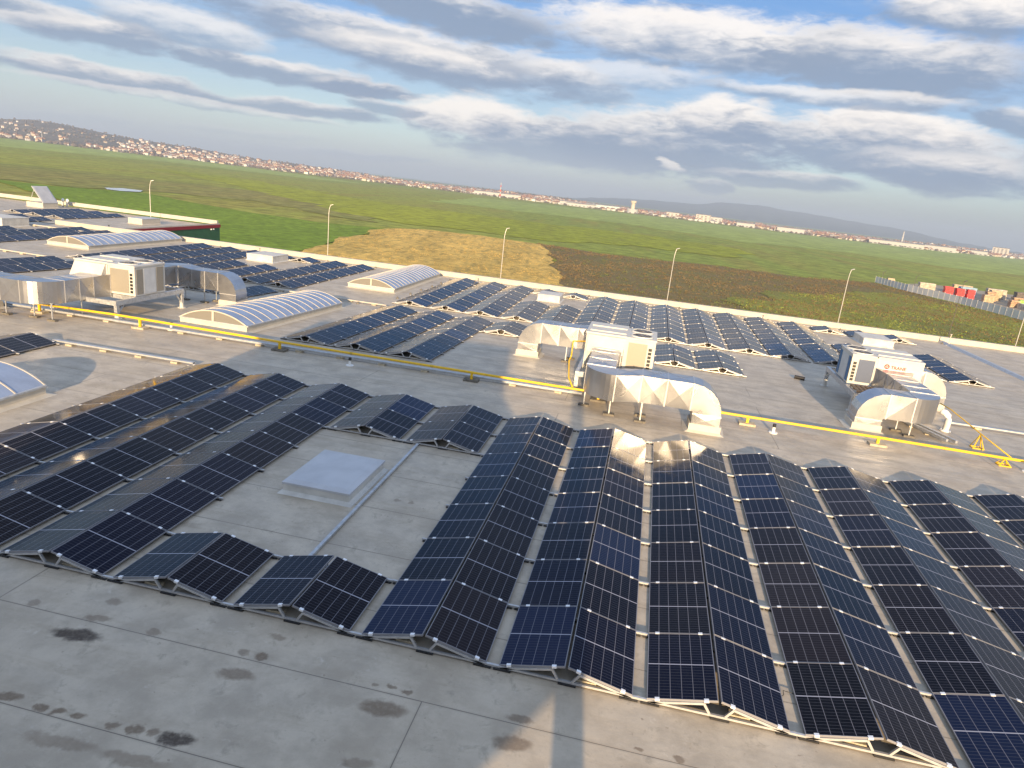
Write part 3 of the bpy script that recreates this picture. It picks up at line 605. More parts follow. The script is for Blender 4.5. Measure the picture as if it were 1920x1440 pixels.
# ---- left unit ducts
d = Duct((-14.6,17.78,ZC+rz(17.8)), (0,-1,0), (-1,0,0), 1.3, 1.0)
d.straight(.8,1,.012,w1=1.0,h1=.92); d.straight(1.55,2,.022); d.elbow('s', 1, .6, 90, 10); d.straight(1.9,2,.022); d.elbow('u', -1, .56, 90, 5, 0); d.straight(.36,1,.02)
duct_thing(d, 'silver duct curving from the left air unit out of the left edge', [(-15.0,14.75,.73),(-14.0,14.6,.73),(-16.1,14.5,.73),(-14.15,16.3,.73)], (d.c.x, d.c.y))
d = Duct((-14.9,20.1,ZC+rz(20)), (0,1,0), (1,0,0), 1.0, .92); d.straight(2.7,2,.03); d.elbow('s', 1, .6, 90, 6); d.c.z = ZC+rz(23); d.straight(2.24,3,.024); d.elbow('u', -1, .56, 90, 6, 0); d.straight(.34,1,.01)
duct_thing(d, 'silver duct running right from behind the left air unit, blue sky on its bend', [(-12.9,23.0,.73),(-12.75,23.8,.73),(-14.0,23.0,.73)], (d.c.x, d.c.y))
# ---- right unit ducts
d = Duct((20.2,21.98,ZC+rz(22)), (0,-1,0), (-1,0,0), 1.5, 1.0)
d.straight(.7,1,.012,w1=1.0,h1=.92); d.straight(2.8,3,.02); d.elbow('s', 1, .6, 90, 10); d.straight(.88,1,.022); d.elbow('u', -1, .56, 90, 6, 0); d.straight(.36,1,.01)
duct_thing(d, 'silver duct hooking left from the right air unit down to the roof by the pipe', [(19.45,18.2,.73),(19.7,17.55,.73)], (d.c.x, d.c.y))
d = Duct((21.28,23.7,ZC+rz(23.7)), (1,0,0), (0,-1,0), 1.0, .92); d.straight(.62,1,.02); d.elbow('u', -1, .56, 90, 7, 0); d.straight(.34,1,.01)
duct_thing(d, 'silver duct bending down at the far right end of the right air unit', [], (d.c.x, d.c.y))

# ================================================================ air units
def fan(parent, x, y, z, off):
    f = MB(); n = 24
    for k in range(n):
        a, b_ = 2*math.pi*k/n, 2*math.pi*(k+1)/n
        for (r0, z0, r1, z1) in ((.44,z,.44,z+.05),(.44,z+.05,.40,z+.05),(.40,z+.05,.39,z+.012)):
            f.add([(x+r0*math.cos(a),y+r0*math.sin(a),z0),(x+r0*math.cos(b_),y+r0*math.sin(b_),z0),(x+r1*math.cos(b_),y+r1*math.sin(b_),z1),(x+r1*math.cos(a),y+r1*math.sin(a),z1)], [(0,1,2,3)])
    o = f.build('fan', 'unit_grey', parent); o.location = off
    g = MB(); g.cyl(x,y,z+.003,z+.012,.40,24); q = g.build('fan_well','black_part',o)
    g = MB(); g.cyl(x,y,z+.02,z+.06,.10,12)
    for k in range(4):
        a = k*math.pi/2+.5; g.bar((x+.08*math.cos(a),y+.08*math.sin(a),z+.03),(x+.38*math.cos(a),y+.38*math.sin(a),z+.03),.16,.012)
    for rr_ in (.2,.3): g.tube([(x+rr_*math.cos(t*math.pi/10),y+rr_*math.sin(t*math.pi/10),z+.052) for t in range(21)], .006, 4, caps=False)
    g.build('fan_blades','fan_blade',o); return o
def air_unit(x0, xc, xr, y0, ylen, bl, z0, z1, label, side, coil='coil_beige', clen=1.95, blue=False, logo=False, dark_well=False):
    """body from x0 to xc, condenser cabinet from xc to xr (either may be the left one)"""
    zr = rz(y0); z0 += zr; z1 += zr
    r = empty('air_unit', (min(x0,xr), y0, z0), label=label, cat='air conditioner', group='rooftop air handling units')
    off = -Vector((min(x0,xr), y0, z0))
    def pl(o): o.location = off; return o
    a, b_ = min(x0,xc), max(x0,xc); c, e = min(xc,xr), max(xc,xr)
    m = MB(); m.box(a, y0, z0, b_, y0+ylen, z1-.03); m.box(a-.03,y0-.03,z1-.028,b_+.0,y0+ylen+.03,z1+.03); m.box(a+.1,y0+.35,z1+.03,b_-.05,y0+.47,z1+.07); m.box(a+.1,y0+ylen*.6,z1+.03,b_-.05,y0+ylen*.6+.12,z1+.07)
    pl(m.build('air_handler_cabinet', 'unit_white', r))
    m = MB(); m.box(c, y0+.004, z0, e, y0+clen, z1-.05)
    for (xx, yy) in ((c,y0-.01),(e-.07,y0-.01),(c,y0+clen-.06),(e-.07,y0+clen-.06)): m.box(xx,yy,z0,xx+.075,yy+.075,z1-.05)
    m.box(c-.005,y0-.03,z1-.048,e+.03,y0+clen+.03,z1+.02)
    pl(m.build('condenser_cabinet', 'unit_white', r))
    for k in (0, 1): fan(r, (c+e)/2, y0+.52+k*.95, z1+.021, off)
    # coil panel on the front face and a column of dark louvre slots beside it
    s0 = c+.1 if side > 0 else c+.30; s1 = e-.30 if side > 0 else e-.06
    m = MB(); m.box(s0, y0-.012, z0+.1, s1, y0+.003, z1-.18); pl(m.build('coil_panel', coil, r))
    lx = e-.24 if side > 0 else c+.09
    for k in range(6):
        m = MB(); zz = z0+.12+k*(z1-z0-.4)/6; m.box(lx, y0-.014, zz, lx+.13, y0+.003, zz+.11); pl(m.build('louvre', 'black_part', r))
    # side face away from the body
    if side > 0:
        xs = e
        for (ya, yb, mm, nm) in ((.1,.5,coil,'coil_panel'),(.56,1.32,'unit_grey','service_door'),(1.4,1.85,coil,'coil_panel')):
            m = MB(); m.box(xs-.002, y0+ya, z0+.06, xs+.014, y0+yb, z1-.14); pl(m.build(nm, mm, r))
    else:
        xs = c
        for (ya, yb, mm, nm) in ((.12,.42,'film_blue','blue_film_strip'),(.5,1.45,'unit_grey','service_door'),(1.55,1.85,'film_blue','blue_film_strip')):
            m = MB(); m.box(xs-.014, y0+ya, z0+.06, xs+.002, y0+yb, z1-.14); pl(m.build(nm, mm, r))
    # hood on the front of the body above the duct mouth
    if not logo:
        m = MB(); zt = z1-.04; m.prism([(y0-.004,zt),(y0-.10,zt-.02),(y0-.42,z0+.62*(z1-z0)-.12),(y0-.42,z0+.62*(z1-z0)-.17),(y0-.004,z0+.62*(z1-z0)-.2)], 'x', a+.08, b_-.06)
        pl(m.build('rain_hood', 'unit_white', r))
        m = MB(); m.box(a+.05,y0-.05,z0+.02,a+.12,y0-.002,z1-.06); m.box(b_-.06,y0-.05,z0+.02,b_+.01,y0-.002,z1-.06); pl(m.build('duct_collar', 'unit_white', r))
    else:
        m = MB(); m.box(a+.04, y0-.012, z0+.04, b_-.04, y0+.002, z1-.08); pl(m.build('front_panel', 'unit_white', r))
        lo = MB(); n = 22; cx, cz, ro, ri = a+.42, z1-.33, .105, .06
        for k in range(n):
            a0_, a1_ = 2*math.pi*k/n, 2*math.pi*(k+1)/n
            lo.add([(cx+ro*math.cos(a0_),y0-.016,cz+ro*math.sin(a0_)),(cx+ro*math.cos(a1_),y0-.016,cz+ro*math.sin(a1_)),(cx+ri*math.cos(a1_),y0-.016,cz+ri*math.sin(a1_)),(cx+ri*math.cos(a0_),y0-.016,cz+ri*math.sin(a0_))], [(0,1,2,3)])
        lo.add([(cx-.06,y0-.0165,cz+.012),(cx+.06,y0-.0165,cz+.012),(cx+.06,y0-.0165,cz+.038),(cx-.06,y0-.0165,cz+.038)], [(0,1,2,3)])
        lo.add([(cx-.013,y0-.0165,cz-.06),(cx+.013,y0-.0165,cz-.06),(cx+.013,y0-.0165,cz+.03),(cx-.013,y0-.0165,cz+.03)], [(0,1,2,3)])
        pl(lo.build('emblem', 'red_paint', r, fixn=False))
        cu = bpy.data.curves.new('lettering', 'FONT'); cu.body = 'TRANE'; cu.size = .19; cu.extrude = .002; cu.offset = .004
        tx = bpy.data.objects.new('tmp', cu); COL.objects.link(tx); bpy.context.view_layer.update()
        me = bpy.data.meshes.new_from_object(tx.evaluated_get(bpy.context.evaluated_depsgraph_get())); bpy.data.objects.remove(tx)
        me.materials.clear(); me.materials.append(MATS['red_paint']); t_ = bpy.data.objects.new('lettering', me); COL.objects.link(t_); t_.parent = r
        t_.rotation_euler = (R(90),0,0); t_.location = Vector((a+.58, y0-.02, z1-.41)) + off
        h = MB(); h.box(b_-.28,y0-.035,z0+.5,b_-.16,y0-.013,z0+.54); h.cyl(0,0,0,.01,.001,6); pl(h.build('handle', 'black_part', r))
    return r
def stand(x0, y0, x1, y1, label, zt=.80, legs=()):
    z = rz(y0); r = empty('steel_stand', (x0, y0, z), label=label, cat='steel stand', group='steel stands under the air units')
    off = -Vector((x0,y0,z)); b_ = MB(); zt += z
    for x in (x0+.07, x1-.07): b_.box(x-.07,y0,zt-.22,x+.07,y1,zt-.012)
    for y in (y0-.0, y1-.14): b_.box(x0+.14,y,zt-.21,x1-.14,y+.14,zt-.015)
    for k in (.3,.62): yy = y0+(y1-y0)*k; b_.box(x0+.14,yy,zt-.2,x1-.14,yy+.12,zt-.02)
    o = b_.build('beam_frame', 'galvanised', r); o.location = off
    for (x, y) in legs or ((x0+.07,y0+.1),(x1-.07,y0+.1),(x0+.07,y1-.12),(x1-.07,y1-.12)):
        l = MB(); zz = rz(y); l.box(x-.075,y-.075,zz+.26,x+.075,y+.075,zt-.221); sg = 1 if y < (y0+y1)/2 else -1
        l.bar((x,y+sg*.06,zt-.6),(x,y+sg*.42,zt-.24),.05,.05)
        o = l.build('leg', 'galvanised', r); o.location = off
        l = MB(); l.cyl(x,y,zz+.003,zz+.26,.10,12,r1=.085); l.cyl(x,y,zz+.002,zz+.03,.19,12); o = l.build('leg_collar', 'curb_light', r); o.location = off
    return r
air_unit(7.45, 9.02, 10.15, 17.8, 2.3, 0, .86, 2.16, 'cream air conditioner with a beige coil face, between the two central silver ducts', 1)
stand(7.3, 16.6, 10.25, 21.3, 'grey steel stand under the central air conditioner')
air_unit(-15.75, -14.05, -12.72, 17.8, 2.3, 0, .86, 2.18, 'cream air conditioner with twin coil sides, on the stand at the left', 1)
stand(-16.0, 16.5, -12.62, 21.0, 'grey steel stand under the left air conditioner, with sloping braces')
air_unit(21.3, 19.45, 18.45, 22.0, 2.4, 0, .88, 2.14, 'white air conditioner with a red round emblem and blue strips, at the right', -1, coil='coil_blue', logo=True)
stand(18.35, 20.4, 21.4, 25.2, 'dark steel stand under the right air conditioner')
pal = MB()
for k in range(5): pal.box(18.5+k*.19,20.5,0,18.63+k*.19,21.6,.03)
for y in (20.5,21.0,21.5): pal.box(18.5,y,-.06,19.4,y+.09,-.001)
po = pal.build('wooden_pallet', 'wood', None, loc=(0,0,rz(21)+.88)); tag(po, 'brown wooden boards lying on the stand by the blue coil', 'pallet')
# skid of rails right of the hooked duct
sk = MB()
for dx in (0, .32): sk.bar((20.0+dx,20.2,rz(20)+.12),(20.95+dx,17.4,rz(17.4)+.12),.09,.1)
for t_ in (.05,.35,.65,.95): sk.bar((20.0+.95*t_-.08,20.2-2.8*t_,rz(20)+.05),(20.4+.95*t_+.08,20.2-2.8*t_,rz(20)+.05),.16,.07,1)
tag(sk.build('rail_skid', ['galvanised','concrete_block'], None), 'pair of long metal rails on blocks right of the hooked duct', 'rail skid')
gp = MB(); gp.tube([(21.65,19.4,rz(19.4)),(21.65,19.4,.30),(21.62,19.4,.42),(21.5,19.45,.52),(21.35,19.5,.55)], .12, 12); gp.cyl(21.65,19.4,rz(19.4)+.002,rz(19.4)+.05,.2,12)
tag(gp.build('gooseneck_pipe', 'white_plastic', None, smooth=True), 'thick white bent pipe right of the hooked duct', 'pipe')
# ================================================================ pipes, trays, small roof items
mat('yellow_dull', (.62,.40,.03), .5, fn=mottled(9, .25))
gp = empty('gas_pipe', (0,15.6,rz(15.6)), label='long yellow pipe on short posts running right across the roof', cat='pipe')
def PG(o): o.location = (0,-15.6,-rz(15.6)); return o
b = MB(); pts = [(-16.3,15.6,.30),(-12,15.6,.36),(-4.4,15.6,.29),(3.5,15.6,.27),(13.6,15.6,.23),(18,15.6,.22),(22.1,15.6,.19),(27,15.6,.18),(36,15.6,.17)]
b.tube(pts, .047, 12); PG(b.build('pipe', 'yellow_paint', gp, smooth=True))
jr = None
def zp(x):
    for (p, q) in zip(pts, pts[1:]):
        if p[0] <= x <= q[0]: return p[2]+(q[2]-p[2])*(x-p[0])/(q[0]-p[0])
    return .2
for x in (-15.6,-10.75,-4.45,3.5,8.35,13.68,18.05):
    l = MB(); l.box(x-.045,15.56,rz(15.6)+.075,x+.045,15.64,zp(x)-.02); PG(l.build('pipe_post', 'yellow_paint', gp))
    l = MB(); l.box(x-.28,15.42,rz(15.6)+.003,x+.28,15.80,rz(15.6)+.08); PG(l.build('pipe_block', 'dark_block' if -6 < x < 9 else 'concrete_block', gp))
for x in (-13.2,-7.2,-1.4,1.9,6.1,11.2,15.9,20.2,24.6):
    l = MB(); l.tube([(x-.05,15.6,zp(x-.05)),(x+.05,15.6,zp(x+.05))], .056, 12); PG(l.build('pipe_coupling', 'yellow_dull', gp, smooth=False))
for (x, y, zt, nm) in ((21.98,17.44,.42,0),(22.05,15.6,.20,1),(27.6,15.6,.18,1)):
    l = MB(); z = rz(y)
    for (dx, dy) in ((-.18,-.14),(.18,-.14),(.18,.14),(-.18,.14)): l.bar((x+dx,y+dy,z+.01),(x,y,zt-.03),.026,.026)
    for (p, q) in (((-.18,-.14),(.18,-.14)),((.18,-.14),(.18,.14)),((.18,.14),(-.18,.14)),((-.18,.14),(-.18,-.14))): l.bar((x+p[0],y+p[1],z+.02),(x+q[0],y+q[1],z+.02),.03,.03)
    if nm: PG(l.build('tripod_support', 'yellow_paint', gp))
    else: ltr = l
b = MB(); b.tube([(21.5,20.1,.72),(21.7,19.5,.66),(21.98,17.44,.42),(22.25,15.68,.22)], .021, 8)
br = empty('branch_pipe', (21.98,17.44,rz(17.44)), label='thin yellow pipe with a pyramid support joining the long pipe at the right', cat='pipe')
for o in (b.build('pipe', 'yellow_paint', br, smooth=True), ltr.build('tripod_support', 'yellow_paint', br)): o.location = (-21.98,-17.44,-rz(17.44))
b = MB(); b.tube([(7.35,15.66,.30),(7.1,16.4,.42),(6.95,17.2,.9),(6.95,17.9,.95),(6.95,17.9,1.55),(7.42,18.2,1.55)], .03, 8)
tag(b.build('riser_pipe', 'yellow_paint', None, smooth=True), 'yellow riser pipe climbing to the central air unit', 'pipe')
def tray(pts, w, h, label, blk=1.6, zoff=.07, m='tray_grey', bm='concrete_block', perf=False):
    o0 = Vector((pts[0][0], pts[0][1], rz(pts[0][1])))
    r = empty('cable_tray', o0, label=label, cat='cable tray', group='grey cable trays'); b = MB()
    ps = [Vector((p[0], p[1], rz(p[1])+zoff+h/2)) for p in pts]
    for a, c in zip(ps, ps[1:]):
        b.bar(a+Vector((0,0,-h/2+.004)), c+Vector((0,0,-h/2+.004)), w, .008)
        d = (c-a).normalized(); n = Vector((-d.y, d.x, 0))
        for sgn in (-1, 1): b.bar(a+n*sgn*(w/2-.004), c+n*sgn*(w/2-.004), .008, h)
        b.bar(a+Vector((0,0,h/2+.003)), c+Vector((0,0,h/2+.003)), w+.01, .006)
        if perf:
            L = (c-a).length; k = int(L/.16)
            for i in range(k):
                q = a+d*(i+.5)*.16; e = n*(-(w/2+.006)); b.bar(q+e-d*.03, q+e+d*.03, .008, h*.4, 1)
    o = b.build('tray', [m, 'black_part'], r); o.location = -o0
    for a, c in zip(ps, ps[1:]):
        L = (c-a).length; k = max(1, int(L/blk))
        for i in range(k):
            q = a+(c-a)*((i+.5)/k); z = rz(q.y); l = MB(); l.box(q.x-.13,q.y-w/2-.06,z+.003,q.x+.13,q.y+w/2+.06,z+zoff-.002)
            o = l.build('support_block', bm, r); o.location = -o0
    return r
tray([(-24,15.9),(7.7,15.95)], .16, .07, 'long grey perforated tray beside the yellow pipe, left and middle part', 1.75, perf=False)
tray([(22.2,20.7),(40,20.7)], .16, .06, 'grey tray running off the right edge beyond the yellow pipes', 2.1)
tray([(-11.3,11.85),(-5.6,11.85)], .13, .06, 'short grey tray ending at the top of the leftmost long front row', 1.15)
tray([(-13.2,29.9),(-5.5,29.75)], .14, .06, 'pale tray behind the arched skylight beyond the yellow pipe', 1.3, m='parapet_white')
tray([(-36,30.3),(-29.2,30.0)], .14, .06, 'pale tray at the left edge above the dark rows', 1.3, m='parapet_white')
tray([(-47.5,43.4),(-38,43.4)], .14, .06, 'distant pale tray at the far left before the wing', 1.5, m='parapet_white')
b = MB(); b.bar((3.96,1.75,.045),(3.9,8.65,.045),.07,.06); b.box(3.86,1.7,.003,4.04,1.78,.02)
tag(b.build('metal_strip', 'galvanised', None), 'straight bluish metal channel lying beside the flat white hatch', 'metal channel')
vents = [(-9.72,16.15),(-1.18,15.0),(8.2,16.6),(14.5,15.05),(22.6,15.2),(-34.8,45.2),(-40.0,47.9)]
vl = ['white vent pipe beside the skylight at the yellow pipe','white vent pipe with black cap between front panels and pipe','white vent pipe left of the central duct legs','white vent pipe with black cap right of the central duct, before the yellow pipe','vent pipe with black cap at the right edge','small vent pipe by the parapet at the left','small white vent pipe on the wing corner']
v0 = None
for (x, y), l in zip(vents, vl):
    r = empty('vent_pipe', (x,y,rz(y)), label=l, cat='vent pipe', group='white vent pipes with black caps')
    if v0 is None:
        b = MB(); b.cyl(0,0,.003,.03,.15,14); b.cyl(0,0,.03,.22,.05,12); v0 = b.build('pipe', 'white_plastic', r); b = MB(); b.cyl(0,0,.22,.33,.058,12); v1 = b.build('cap', 'black_part', r)
    else:
        for q in (v0, v1): c = q.copy(); COL.objects.link(c); c.parent = r
# conductor holders: small dark cones along the far roof
pc = MB(); pc.cyl(0,0,0,.09,.11,8,r1=.05); pc.cyl(0,0,.09,.14,.02,6)
first = None
hold = [(-9.9,29.0),(-8.2,29.2),(-7.2,29.5),(-5.6,29.3),(-5.1,29.9),(-6.1,33.2),(-6.0,35.4),(-6.0,37.6),(-5.9,39.8),(-5.9,42.0),(-5.8,44.0),(-4.1,45.5),(-1.9,45.5),(.1,45.5),(1.3,45.5),(-27,45.6),(-24,45.6),(-31,45.6),(-11.6,30.8),(-39,44.6),(5.2,45.5),(12.2,45.6),(18.8,45.6),(24,45.6),(31,45.5),(-12.7,45.6),(-17,45.6)]
for x, y in hold:
    if first is None: first = pc.build('conductor_holder', 'dark_block', None); o = first
    else: o = first.copy(); COL.objects.link(o)
    o.location = (x, y, rz(y)+.002); tag(o, 'small black cone on the roof along the skylight edge or parapet', 'cable holder', 'black lightning cable holders')
def small_post(x, y, h, m, label, name='roof_outlet'):
    b = MB(); z = rz(y); b.cyl(x,y,z+.002,z+.06,.22,10,r1=.12); b.cyl(x,y,z+.06,z+h,.035,8); b.cyl(x,y,z+h,z+h+.05,.07,8)
    return tag(b.build(name, m, None), label, 'roof outlet')
small_post(18.6,45.5,.35,'parapet_white','small white outlet at the parapet behind the long far rows')
small_post(-23.6,45.7,.35,'parapet_white','small white outlet at the parapet above the left far rows')
small_post(-3.9,44.9,.4,'parapet_white','small white outlet behind the middle arched skylight')
small_post(31.2,44.9,.8,'parapet_white','thin pale rod near the parapet by the expansion joint')
tb_ = MB(); tb_.tube([(5.72,14.6,.0),(5.72,14.6,.0)],.01,4) if 0 else None
# twin gooseneck vents on the wing
for i, x in enumerate((-57.3,-56.7)):
    b = MB(); b.tube([(x,61.0,-.578),(x,61.0,.10),(x+.05,60.95,.24),(x+.16,60.9,.30),(x+.28,60.85,.24),(x+.33,60.8,.08)], .11, 10)
    tag(b.build('gooseneck_vent', 'white_plastic', None, smooth=True), ['left white gooseneck vent behind the open hatch','right white gooseneck vent behind the open hatch'][i], 'vent pipe', 'pair of gooseneck vents')
b = MB(); b.tube([(20.4,25.4,rz(25)+.05),(20.42,25.3,rz(25)+.05)],.01,4)
# dark roll lying left of the right unit
b = MB(); b.tube([(17.2,25.9,rz(26)+.09),(17.65,25.75,rz(26)+.09)], .09, 10); tag(b.build('dark_roll', 'black_part', None), 'small black roll lying on the roof left of the right air unit', 'roll')
for i, (x, y) in enumerate(((.7,1.3),(3.1,1.05),(4.6,.9),(12.6,.7),(16.6,.9),(5.3,.85))):
    c = MB(); pp = []
    rr2 = random.Random(i)
    for k in range(9): t_ = k/8; pp.append((x-.18+.36*t_+rr2.uniform(-.03,.03), y+.25*math.sin(t_*3.1)+rr2.uniform(-.03,.03), .012+.03*math.sin(t_*3.1)))
    c.tube(pp, .006, 5); tag(c.build('loose_cable', 'black_part', None), 'thin black cable loop in the gutter between front panels', 'cable', 'loose black cable loops')

# ================================================================ ground and fields
H0 = 10.0; C0 = Vector(CAM_C)
def gz(x, y, h=0.0): return (-H0+h-UPV.x*x-UPV.y*y)/UPV.z
def field_fn(c1, c2, c3, sc=.02, st=(1,.25,1), rot=0.0, k3=.5, fine=2.2):
    def f(t, b):
        co = obj_co(t); l = t.mapping(co, rot=(0,0,rot), sc=(1/st[0],1/st[1],1)); 
        n1 = t.noise(l, sc, 6, .6, .3); n2 = t.noise(l, sc*9, 5, .65); n3 = t.noise(co, fine, 5, .75)
        c = t.mix(t.mr(n1, .32, .68), c1, c2); c = t.mix(t.m('MULTIPLY', t.mr(n2, .45, .7), k3), c, c3)
        hi = t.mr(n3, .3, .72, .62, 1.30); c = t.mix(1.0, c, t.comb(hi, hi, hi), 'MULTIPLY')
        t.set(b.inputs['Base Color'], c); b.inputs['Roughness'].default_value = .95; b.inputs['Specular IOR Level'].default_value = .15
        bp = t.n('ShaderNodeBump'); bp.inputs['Strength'].default_value = .35; bp.inputs['Distance'].default_value = .12
        t.set(bp.inputs['Height'], t.m('ADD', n3, n2)); t.set(b.inputs['Normal'], bp.outputs[0])
    return f
GR = lambda k: k
mat('field_mid', (.1,.12,.04), fn=field_fn((0.227,0.282,0.050), (0.299,0.314,0.055), (0.293,0.237,0.060), .006, (1,.12,1), R(4), .6, .15))
mat('field_green', (.1,.16,.03), fn=field_fn((0.161,0.247,0.025), (0.201,0.287,0.030), (0.138,0.207,0.025), .012, (1,.10,1), R(-32), .5, .4))
mat('field_yellow', (.3,.2,.06), fn=field_fn((.54,.37,.10), (.74,.50,.14), (.30,.24,.08), .06, (1,.16,1), R(12), .75, .5))
mat('field_brown', (.12,.09,.05), fn=field_fn((0.193,0.138,0.066), (0.198,0.165,0.066), (0.160,0.171,0.050), .02, (1,.5,1), R(-6), .6, 1.6))
mat('field_light', (.12,.19,.06), fn=field_fn((0.304,0.375,0.090), (0.343,0.413,0.102), (0.277,0.325,0.084), .004, (1,.12,1), R(6), .4, .07))
mat('field_lime', (.17,.2,.03), fn=field_fn((0.263,0.300,0.028), (0.338,0.360,0.032), (0.237,0.252,0.035), .010, (1,.10,1), R(6), .6, .16))
mat('field_tan', (.12,.1,.05), fn=field_fn((0.225,0.247,0.057), (0.269,0.240,0.069), (0.213,0.260,0.052), .008, (1,.14,1), R(-20), .6, .16))
mat('weeds_green', (.1,.13,.03), fn=field_fn((0.165,0.194,0.050), (0.264,0.273,0.050), (0.198,0.152,0.061), .03, (1,.4,1), R(10), .6, 1.6))
mat('asphalt', (.06,.06,.062), .9, fn=mottled(.5, .15))
mat('gravel', (.30,.26,.20), .95, fn=mottled(.2, .2))
mat('puddle_water', (.55,.6,.62), .15)
RAD = 14000
b = MB(); n = 64; vs = [(0,0,gz(0,0))]; fs = []
rings = [60, 150, 400, 1000, 2500, 6000, RAD]
for rr_ in rings:
    for k in range(n): a = 2*math.pi*k/n; x, y = rr_*math.sin(a), rr_*math.cos(a); vs.append((x, y, gz(x, y)))
for k in range(n): fs.append((0, 1+(k+1)%n, 1+k))
for i in range(len(rings)-1):
    for k in range(n): fs.append((1+i*n+k, 1+i*n+(k+1)%n, 1+(i+1)*n+(k+1)%n, 1+(i+1)*n+k))
b.add(vs, fs); g = b.build('ground', 'field_mid', None, fixn=False); tag(g, kind='structure')
for p in g.data.polygons:
    pass
g.data.flip_normals() if g.data.polygons[0].normal.z < 0 else None
def smooth_poly(pts, step, jit, seed):
    jit *= 1.5
    out = []; n = len(pts); rg = random.Random(seed)
    for i in range(n):
        a, c = Vector(pts[i]).to_2d(), Vector(pts[(i+1)%n]).to_2d(); L = (c-a).length; k = max(1, int(L/step)); d = (c-a).normalized() if L > 0 else Vector((0,0)); nn = Vector((-d.y, d.x))
        for j_ in range(k):
            q = a+(c-a)*j_/k; o = noise.noise(Vector((q.x*.05, q.y*.05, seed)))*jit + (noise.noise(Vector((q.x*.4, q.y*.4, seed+5)))*jit*.4); out.append(q+nn*o)
    return out
def field(name, pts, m, h, step=6, jit=3, seed=1):
    ps = smooth_poly(pts, step, jit, seed); b = MB(); b.add([(p.x, p.y, gz(p.x, p.y, h)) for p in ps], [tuple(range(len(ps)))])
    o = b.build(name, m, None, fixn=False)
    if o.data.polygons[0].normal.z < 0: o.data.flip_normals()
    import bmesh
    bm = bmesh.new(); bm.from_mesh(o.data); bmesh.ops.triangulate(bm, faces=bm.faces); bm.to_mesh(o.data); bm.free()
    return tag(o, kind='structure')
field('field', F_LIGHT2, 'field_light', .10, 40, 12, 3); field('field', F_LIGHT, 'field_light', .10, 30, 8, 4)
field('field', F_BROWNB, 'field_tan', .12, 12, 10, 5); field('field', F_STRIPE, 'field_lime', .14, 12, 10, 6)
field('field', F_GREEN, 'field_green', .20, 5, 2.0, 7)
field('field', F_BROWN, 'field_brown', .16, 4, 3.5, 8); field('field', F_YELLOW, 'field_yellow', .26, 4, 3.0, 9)
field('field', [(8,98),(30,150),(55,190),(84,225),(104,210),(112,120),(60,70),(20,80)], 'weeds_green', .30, 3, 9, 10)
field('puddle', PUDDLE, 'puddle_water', .24, 2, 1.2, 11)
field('road', [(-200,52),(200,52),(200,63),(-200,63)], 'asphalt', .34, 40, 0, 12)
field('gravel_yard', [(93,262),(99,240),(105,215),(112,180),(200,190),(190,300),(120,300)], 'gravel', .36, 10, 1, 13)
# weed tufts on the near fields, one mass
def inpoly(x, y, P):
    c = False; j_ = len(P)-1
    for i in range(len(P)):
        if (P[i][1] > y) != (P[j_][1] > y) and x < (P[j_][0]-P[i][0])*(y-P[i][1])/(P[j_][1]-P[i][1])+P[i][0]: c = not c
        j_ = i
    return c
def tuft_fn(cols):
    def f(t, b):
        at = t.n('ShaderNodeVertexColor' if hasattr(bpy.types, 'ShaderNodeVertexColor') else 'ShaderNodeAttribute'); at.layer_name = 'tint'
        t.set(b.inputs['Base Color'], at.outputs[0]); b.inputs['Roughness'].default_value = .95; b.inputs['Specular IOR Level'].default_value = .1
    return f
mat('weed_stalks', (.12,.09,.04), .95, fn=tuft_fn(0))
def tufts(name, P, n, pal, hmin, hmax, seed, x0, x1, y0, y1):
    rg = random.Random(seed); vs = []; fs = []; cols = []
    cnt = 0
    while cnt < n:
        x, y = rg.uniform(x0, x1), y0+(y1-y0)*rg.random()**1.3
        if not inpoly(x, y, P): cnt += .2; continue
        dn = noise.noise(Vector((x*.06, y*.06, seed)))+noise.noise(Vector((x*.25, y*.25, seed+9)))*.7
        if rg.random() > .55+dn*.8: cnt += .3; continue
        cnt += 1; h = rg.uniform(hmin, hmax); z = gz(x, y, .28); ci = min(len(pal)-1, max(0, int((dn+.6+rg.uniform(-.35,.35))*len(pal)/1.2)))
        base = pal[ci]; k = rg.uniform(.75, 1.3)
        for _ in range(3):
            a = rg.uniform(0, math.pi); wv_ = h*rg.uniform(.35,.7); ox, oy = rg.uniform(-.3,.3), rg.uniform(-.3,.3); lx, ly = rg.uniform(-.2,.2), rg.uniform(-.2,.2)
            o = len(vs); dx, dy = math.cos(a)*wv_, math.sin(a)*wv_
            vs += [(x+ox-dx*.5, y+oy-dy*.5, z), (x+ox+dx*.5, y+oy+dy*.5, z), (x+ox+dx*.7+lx, y+oy+dy*.7+ly, z+h*rg.uniform(.6,1)), (x+ox-dx*.3+lx, y+oy-dy*.3+ly, z+h)]
            fs.append((o, o+1, o+2, o+3)); cols += [tuple(min(1, c*k) for c in base)+(1,)]*4
    me = bpy.data.meshes.new(name); me.from_pydata(vs, [], fs); ca = me.color_attributes.new('tint', 'FLOAT_COLOR', 'POINT')
    ca.data.foreach_set('color', [v for c in cols for v in c]); me.materials.append(MATS['weed_stalks'])
    o = bpy.data.objects.new(name, me); COL.objects.link(o); return o
tag(tufts('weeds', F_BROWN, 30000, [(.12,.14,.035),(.145,.125,.05),(.15,.105,.05),(.165,.115,.055),(.19,.14,.07)], .08, .26, 21, -32, 112, 66, 262), 'brown and green weeds covering the rough field beyond the parapet', 'weeds', kind='stuff')
